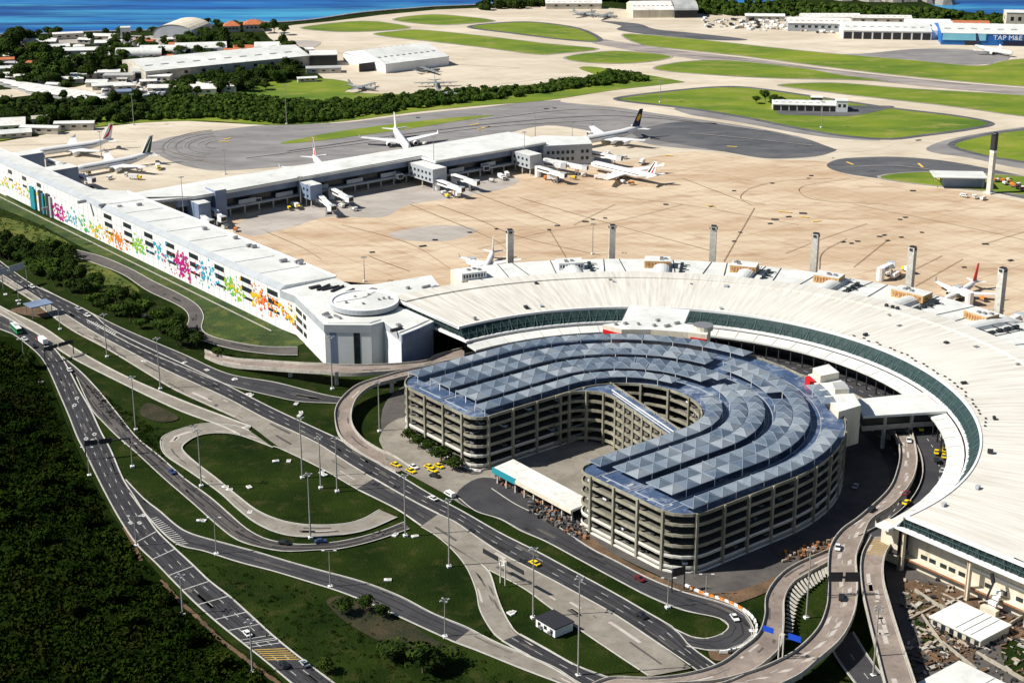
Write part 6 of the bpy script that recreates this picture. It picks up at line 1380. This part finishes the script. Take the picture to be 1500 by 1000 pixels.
# far right hangars
bld(958,21,52,50,8,4,'cream_wall','tin_roof','cream hangar with dark front beyond the runway end','gable','hangar','hangar',rise=6,doors=0,wins=0)
bld(1000,22,24,44,8,4,'dark_metal','grey_roof','dark hangar joined to the cream one','arch','hangar','hangar',rise=7,wins=0)
bld(1198,42,62,40,8,-6,'grey_panel','tin_roof','grey-walled cargo shed, leftmost beside the far apron','gable','cargo_shed','warehouse',rise=3,wins=8)
bld(1295,52,84,50,8,-6,'white_wall','white_roof','long brilliant white cargo shed beside the far apron','gable','cargo_shed','warehouse',rise=5,doors=9,wins=0)
bld(1362,50,44,60,8,-6,'white_wall','white_roof','white cargo shed with ribbed side right of the long one','saw','cargo_shed','warehouse',rise=3,wins=0)
hg=bld(1474,60,130,60,11,-7,'blue_hangar','white_roof','huge blue-fronted hangar with white letters at the right','gable','hangar','hangar',rise=5,wins=0)
b=MB(); b.box(-44,-30.4,4.5,40,.6,6.2,0,'cyan_panel'); o=b.build('cyan_panel'); o.parent=hg
b=MB(); b.box(-36,-30.3,0,14,.6,4.2,0,'dark_metal'); o=b.build('hangar_door'); o.parent=hg
b=MB(); b.box(22,-30.3,0,60,.6,4.6,0,'livery_navy'); o=b.build('hangar_door'); o.parent=hg
tc=bpy.data.curves.new('letters','FONT'); tc.body='TAP M&E'; tc.size=6.2; tc.extrude=.1; tc.align_x='CENTER'
to=bpy.data.objects.new('letters_source',tc); COL.objects.link(to); bpy.context.view_layer.update()
me=bpy.data.meshes.new_from_object(to.evaluated_get(bpy.context.evaluated_depsgraph_get())); me.materials.clear(); me.materials.append(M['white_paint']); bpy.data.objects.remove(to)
to=bpy.data.objects.new('letters',me); COL.objects.link(to); to.location=(-4,-30.75,5.6); to.rotation_euler=(PI/2,0,0); to.parent=hg; to.scale=(1.1,1,1)
bld(1490,38,26,20,14,-7,'cream_wall','white_roof','pale tall block behind the blue hangar','flat','building','building',wins=3)
bld(1215,32,60,16,6,0,'house_wall','tin_roof','low pale shed before the right-hand trees, left one','gable','building','building')
bld(1290,34,60,14,6,-4,'house_wall','tin_roof','low pale shed before the right-hand trees, middle one','gable','building','building')
bld(1395,42,70,14,6,-6,'house_wall','tile_roof','low brown-roofed shed before the right-hand trees','gable','building','building')
bld(1120,30,40,12,5,-4,'house_wall','white_roof','small white shed in the rubble yard','gable','building','building')
bld(840,12,60,16,6,0,'house_wall','tin_roof','pale shed on the shore left of the dark wood','gable','building','building')
bld(820,8,30,12,5,0,'house_wall','tile_roof','small brown-roofed hut on the shore','gable','building','building')
# fire station
fs=bld(1184,160,56,18,5,-6,'cream_wall','white_roof','fire station with white roof and dark vehicle bays on the lawn','gable','fire_station','fire station',rise=2,doors=9,wins=0)
bld(1232,163,9,9,8.5,-6,'white_wall','white_roof','tall white watch block at the right of the fire station','flat','watch_tower','tower',wins=2)
bld(1196,150,9,7,4,-6,'dark_glass','white_roof','small dark-windowed cabin behind the fire station','flat','cabin','building',wins=0)
psheet('station_yard',[(1138,166),(1160,156),(1260,155),(1310,156),(1270,166),(1240,170),(1180,169)],zg+.1,'asphalt_dark_field')
# shed on the apron with machines beside it
panelroof(1403,272,34,18,7,R(-4),'white_roof','open white-roofed shed at the apron edge beside the black-topped tower','open_shed','shed',z=.3)
b=MB(); g=G(1410,272); b.box(g[0],g[1],.3,26,10,5.5,R(-4),'blue_grey_panel'); o=b.build('store_room'); tag(o,'dark blue-grey store under the open white-roofed shed','store room')
rs=random.Random(8)
cols=['orange_paint','car_red','white_paint','livery_yellow','white_paint','mural_org','white_wall']
for k in range(16):
    x=1458+k*3.4+rs.uniform(-1,1); y=262+k*1.2+rs.uniform(-3,4); 
    vehicle('cart',rs.choice(('orange_paint','car_red','car_white')),x,y,x+rs.uniform(-10,10),y+rs.uniform(-6,6),zg+.3,f'parked apron tractor in the crowded row right of the black-topped tower','tractors crowded at the right edge')
# ================================================================ SMALL THINGS ON THE GROUND
wh=empty('white_cabin',(*G(812,921),.1),R(39)); tag(wh,'white container cabin with dark roof beside the tall lamp','cabin')
b=MB(); b.box(0,0,.2,7.5,9.5,3,0,'white_paint'); o=b.build('wall'); o.parent=wh
b=MB(); b.box(0,0,3.2,8.2,10.2,.35,0,'dark_metal'); o=b.build('roof'); o.parent=wh
for dy in (-3,0,3): b=MB(); b.box(-3.8,dy,1.2,.1,1.3,1.2,0,'dark_glass'); o=b.build('window'); o.parent=wh
for dy in (-2.5,2): b=MB(); b.box(-4.3,dy,1.0,.8,1,.8,0,'steel'); o=b.build('air_conditioner'); o.parent=wh
sl=[(27,441),(8,432),(60,560),(83,465),(180,455),(212,463),(211,530),(303,543),(270,532),(344,557),(343,556),(364,578),(368,580),(434,592),(439,609),(441,605),(359,627),(330,714),(336,718),(404,676),(423,676),(472,692),(475,696),(366,751),(365,714),(297,763),(293,763),(568,850),(608,786),(579,784),(735,828),(748,899),(751,898),(700,690),(1103,925),(1393+0,0),(1397,0)]
b0=None; k=0
for x,y in sl:
    if y==0: continue
    g=G(x,y); 
    if b0 is None: b=MB(); b.box(0,0,0,2.2,1.4,.45,0,'white_wall'); b.box(.2,.1,.45,1.2,.9,.12,0,'barrier'); b0=b.build('inspection_cover'); o=b0
    else: o=b0.copy(); COL.objects.link(o)
    o.location=(g[0],g[1],.1); o.rotation_euler=(0,0,rs.uniform(0,3)); o.scale=(1.15,1.15,1); k+=1; tag(o,'small pale concrete inspection cover in the grass between the roads','drain cover','inspection covers in the grass')
GZ0=L[0]
# red and white barrier blocks round the hairpin
for i,(x,y) in enumerate(spline([(1008,862),(1030,872),(1060,882),(1082,892),(1100,905),(1108,920),(1104,938),(1085,952),(1060,958)],26)):
    g=G(x,y); b=MB(); b.box(0,0,0,2.4,.6,.9,0,'orange_paint' if i%2 and i<12 else 'white_wall'); b.box(0,0,.0,2.6,.9,.25,0,'barrier'); o=b.build('road_barrier'); o.location=(g[0],g[1],GZ0); nx=spline([(1008,862),(1030,872),(1060,882),(1082,892),(1100,905),(1108,920),(1104,938),(1085,952),(1060,958)],26)[min(i+1,25)]; g2=G(*nx); o.rotation_euler=(0,0,math.atan2(g2[1]-g[1],g2[0]-g[0]) if i<25 else 0)
    tag(o,('orange' if i%2 and i<12 else 'white')+' plastic block barrier in the line round the outside of the hairpin','barrier','barriers round the hairpin, '+('orange' if i%2 and i<12 else 'white'))
GZ=L[0]+.01
# works yard: low white roofs, rubble, cable ducts
def lowroof(u0,u1,v0,v1,h,label):
    rt=empty('low_building',W3((u0+u1)/2,(v0+v1)/2,0)); tag(rt,label,'building')
    b=MB(); b.uvbox(u0,u1,v0,v1,0,h,'house_wall'); part(b,'wall',rt); b=MB(); b.uvbox(u0-.5,u1+.5,v0-.5,v1+.5,h,h+.5,'white_roof'); rf=part(b,'roof',rt)
    b=MB()
    for k in (.5,.65,.8): v=v0+(v1-v0)*k; b.beam(W3(u0,v,h+.52),W3(u1,v,h+.52),.2,.1,'dark_metal')
    part(b,'roof_joint',rf)
    b=MB(); 
    for k in range(6): v=v0+(v1-v0)*(k+.3)/6; b.uvbox(u0-.1,u0+.1,v,v+1.6,.6,h-.6,'dark_glass')
    part(b,'window',rt)
lowroof(-21,-6,152,171,3,'low white flat-roofed building below the terminal end wall')
lowroof(-57,-37,175,200,3,'low white flat-roofed building at the bottom right edge')
mat('wall_stone',(.3,.27,.22),(.42,.38,.31),.5)
for i,(p,q) in enumerate((((1395,905),(1340,868)),((1440,942),(1500,905)),((1380,945),(1430,985)),((1430,960),(1500,1000)),((1350,905),(1385,955)))):
    a=G(*p); c=G(*q); b=MB(); b.beam((a[0],a[1],GZ+.6),(c[0],c[1],GZ+.6),.5,1.2,'wall_stone'); o=b.build('low_wall'); tag(o,f'low stained concrete wall in the works yard, {ORD[i]} from the terminal side','wall')
rs=random.Random(31); b=MB()
for k in range(760):
    x=rs.uniform(1325,1500); y=rs.uniform(850,1000)
    if rs.random()<.4: x=rs.gauss(1390,26); y=rs.gauss(940,22)
    g=G(x,y); s_=rs.choice((.3,.4,.5,.7,1.0,1.6))
    if y<826+(x-1340)*.56: continue
    b.box(g[0],g[1],GZ,s_*rs.uniform(.8,3),s_*rs.uniform(.4,1),min(.5,s_*.4),rs.uniform(0,3),rs.choice(('soil','soil','asphalt_worn','dark_metal','earth_stone','barrier')))

for k in range(14):
    x=rs.uniform(1330,1490); y=838+(x-1340)*.56+rs.uniform(0,110)
    if y>990: continue
    g=G(x,y); b.box(g[0],g[1],GZ,rs.uniform(5,16),rs.uniform(.4,1.2),.35,R(39)+rs.choice((0,PI/2)),rs.choice(('barrier','earth_stone','wall_stone')))
o=b.build('rubble'); tag(o,'scattered rubble and building debris in the yard right of the ramps','rubble',kind='stuff')
b=MB()
for k in range(420):
    x=rs.uniform(775,860); y=rs.uniform(735,790)
    if y>752+(x-775)*.55 or y<716+(x-775)*.45: continue
    g=G(x,y); b.box(g[0],g[1],GZ,rs.uniform(.6,1.6),rs.uniform(.4,1),rs.uniform(.6,1.3),rs.uniform(0,3),rs.choice(('asphalt_worn','dark_metal','steel','garage_floor','rust','dark_metal')))
for k in range(160):
    x=rs.uniform(725,790); y=rs.uniform(695,725)
    if y>702+(x-725)*.45+6: continue
    g=G(x,y); b.box(g[0],g[1],GZ,rs.uniform(.6,1.4),.5,rs.uniform(.6,1.2),rs.uniform(0,3),rs.choice(('asphalt_worn','dark_metal','steel','earth_stone','rust')))
o=b.build('parked_motorcycles'); tag(o,'crowded rows of parked motorcycles beside the flat-roofed bus station','motorcycles',kind='stuff')
b=MB()
for k in range(260):
    x=rs.uniform(1030,1330); y=34+(x-1030)*.05+rs.uniform(-8,7)
    if not(28<y<62): continue
    g=G(x,y); s_=rs.uniform(2,6); b.box(g[0],g[1],GZ,s_,s_*.6,s_*.35,rs.uniform(0,3),rs.choice(('white_wall','tin_roof','dark_metal','earth_stone')))
for k in range(200):
    x=rs.uniform(150,240); y=rs.uniform(118,142); g=G(x,y); b.box(g[0],g[1],GZ,rs.uniform(3,5),2,1.3,rs.uniform(0,3),rs.choice(('white_wall','dark_metal','steel','blue_grey_panel')))
o=b.build('yard_clutter'); tag(o,'tiny parked cars and stores scattered in the far yards','yard clutter',kind='stuff')
# soil heap, hoardings near the right ramp
b=MB(); rs=random.Random(12)
for k in range(90):
    x=rs.uniform(1140,1235); y=818-(x-1140)*.22+rs.uniform(-8,8); g=G(x,y); b.box(g[0],g[1],GZ,rs.uniform(.5,2),rs.uniform(.4,1.3),rs.uniform(.4,1.2),rs.uniform(0,3),rs.choice(('orange_paint','soil','earth_stone','soil','rust')))
o=b.build('construction_debris'); tag(o,'orange netting and debris strip beside the striped ramp','debris',kind='stuff')
# rocky islets off the shore
for i,(x0,x1,y) in enumerate(((1236,1262,1),(1264,1284,3),(1286,1312,3),(1318,1384,3))):
    b=MB(); rs=random.Random(60+i); 
    for k in range(22):
        x=rs.uniform(x0,x1); g=G(x,y+rs.uniform(-3,3),-3); s_=rs.uniform(6,16); b.tube((g[0],g[1],-4),(g[0]+rs.uniform(-2,2),g[1]+rs.uniform(-2,2),rs.uniform(2,15)),s_,s_*.4,'rock',7)
    o=b.build('islet'); tag(o,f'rocky islet in the bay beyond the right-hand trees, {ORD[i]} from the left','islet')
# sea wall along the left shoreline
b=MB(); sh=spline(GL(shore[2:18]),90)
for i in range(89): b.beam((*sh[i],.2),(*sh[i+1],.2),4,2.4,'rock')
o=b.build('sea_wall'); tag(o,'pale stone sea wall along the far shoreline','sea wall')

# countable repeats that were drawn together become parts of their own
def split_parts(o):
    me=o.data; n=len(me.vertices); par=list(range(n))
    def fd(x):
        while par[x]!=x: par[x]=par[par[x]]; x=par[x]
        return x
    key={}
    for v in me.vertices:
        k=tuple(round(c,3) for c in v.co)
        if k in key: par[fd(v.index)]=fd(key[k])
        else: key[k]=v.index
    for pl in me.polygons:
        r=fd(pl.vertices[0])
        for x in pl.vertices[1:]: par[fd(x)]=r
    grp={}
    for pl in me.polygons: grp.setdefault(fd(pl.vertices[0]),[]).append(pl)
    if len(grp)<2 or len(grp)>70: return
    base=o.name.split('.')[0]
    for k,pls in list(grp.items()):
        m2=bpy.data.meshes.new(base); vs_={}; V=[];F=[]
        for pl in pls:
            f=[]
            for x in pl.vertices:
                if x not in vs_: vs_[x]=len(V); V.append(me.vertices[x].co[:])
                f.append(vs_[x])
            F.append(f)
        m2.from_pydata(V,[],F)
        for m in me.materials: m2.materials.append(m)
        m2.polygons.foreach_set('material_index',[pl.material_index for pl in pls]); m2.update()
        c=bpy.data.objects.new(base,m2); COL.objects.link(c); c.parent=o.parent; c.matrix_parent_inverse=o.matrix_parent_inverse.copy(); c.location=o.location; c.rotation_euler=o.rotation_euler
    bpy.data.objects.remove(o)
for o in list(bpy.data.objects):
    if o.type=='MESH' and o.parent and o.name.split('.')[0] in ('column','canopy_column','roof_unit','roof_vent','pier','window','skylight') and not o.children and o.data.users==1: split_parts(o)
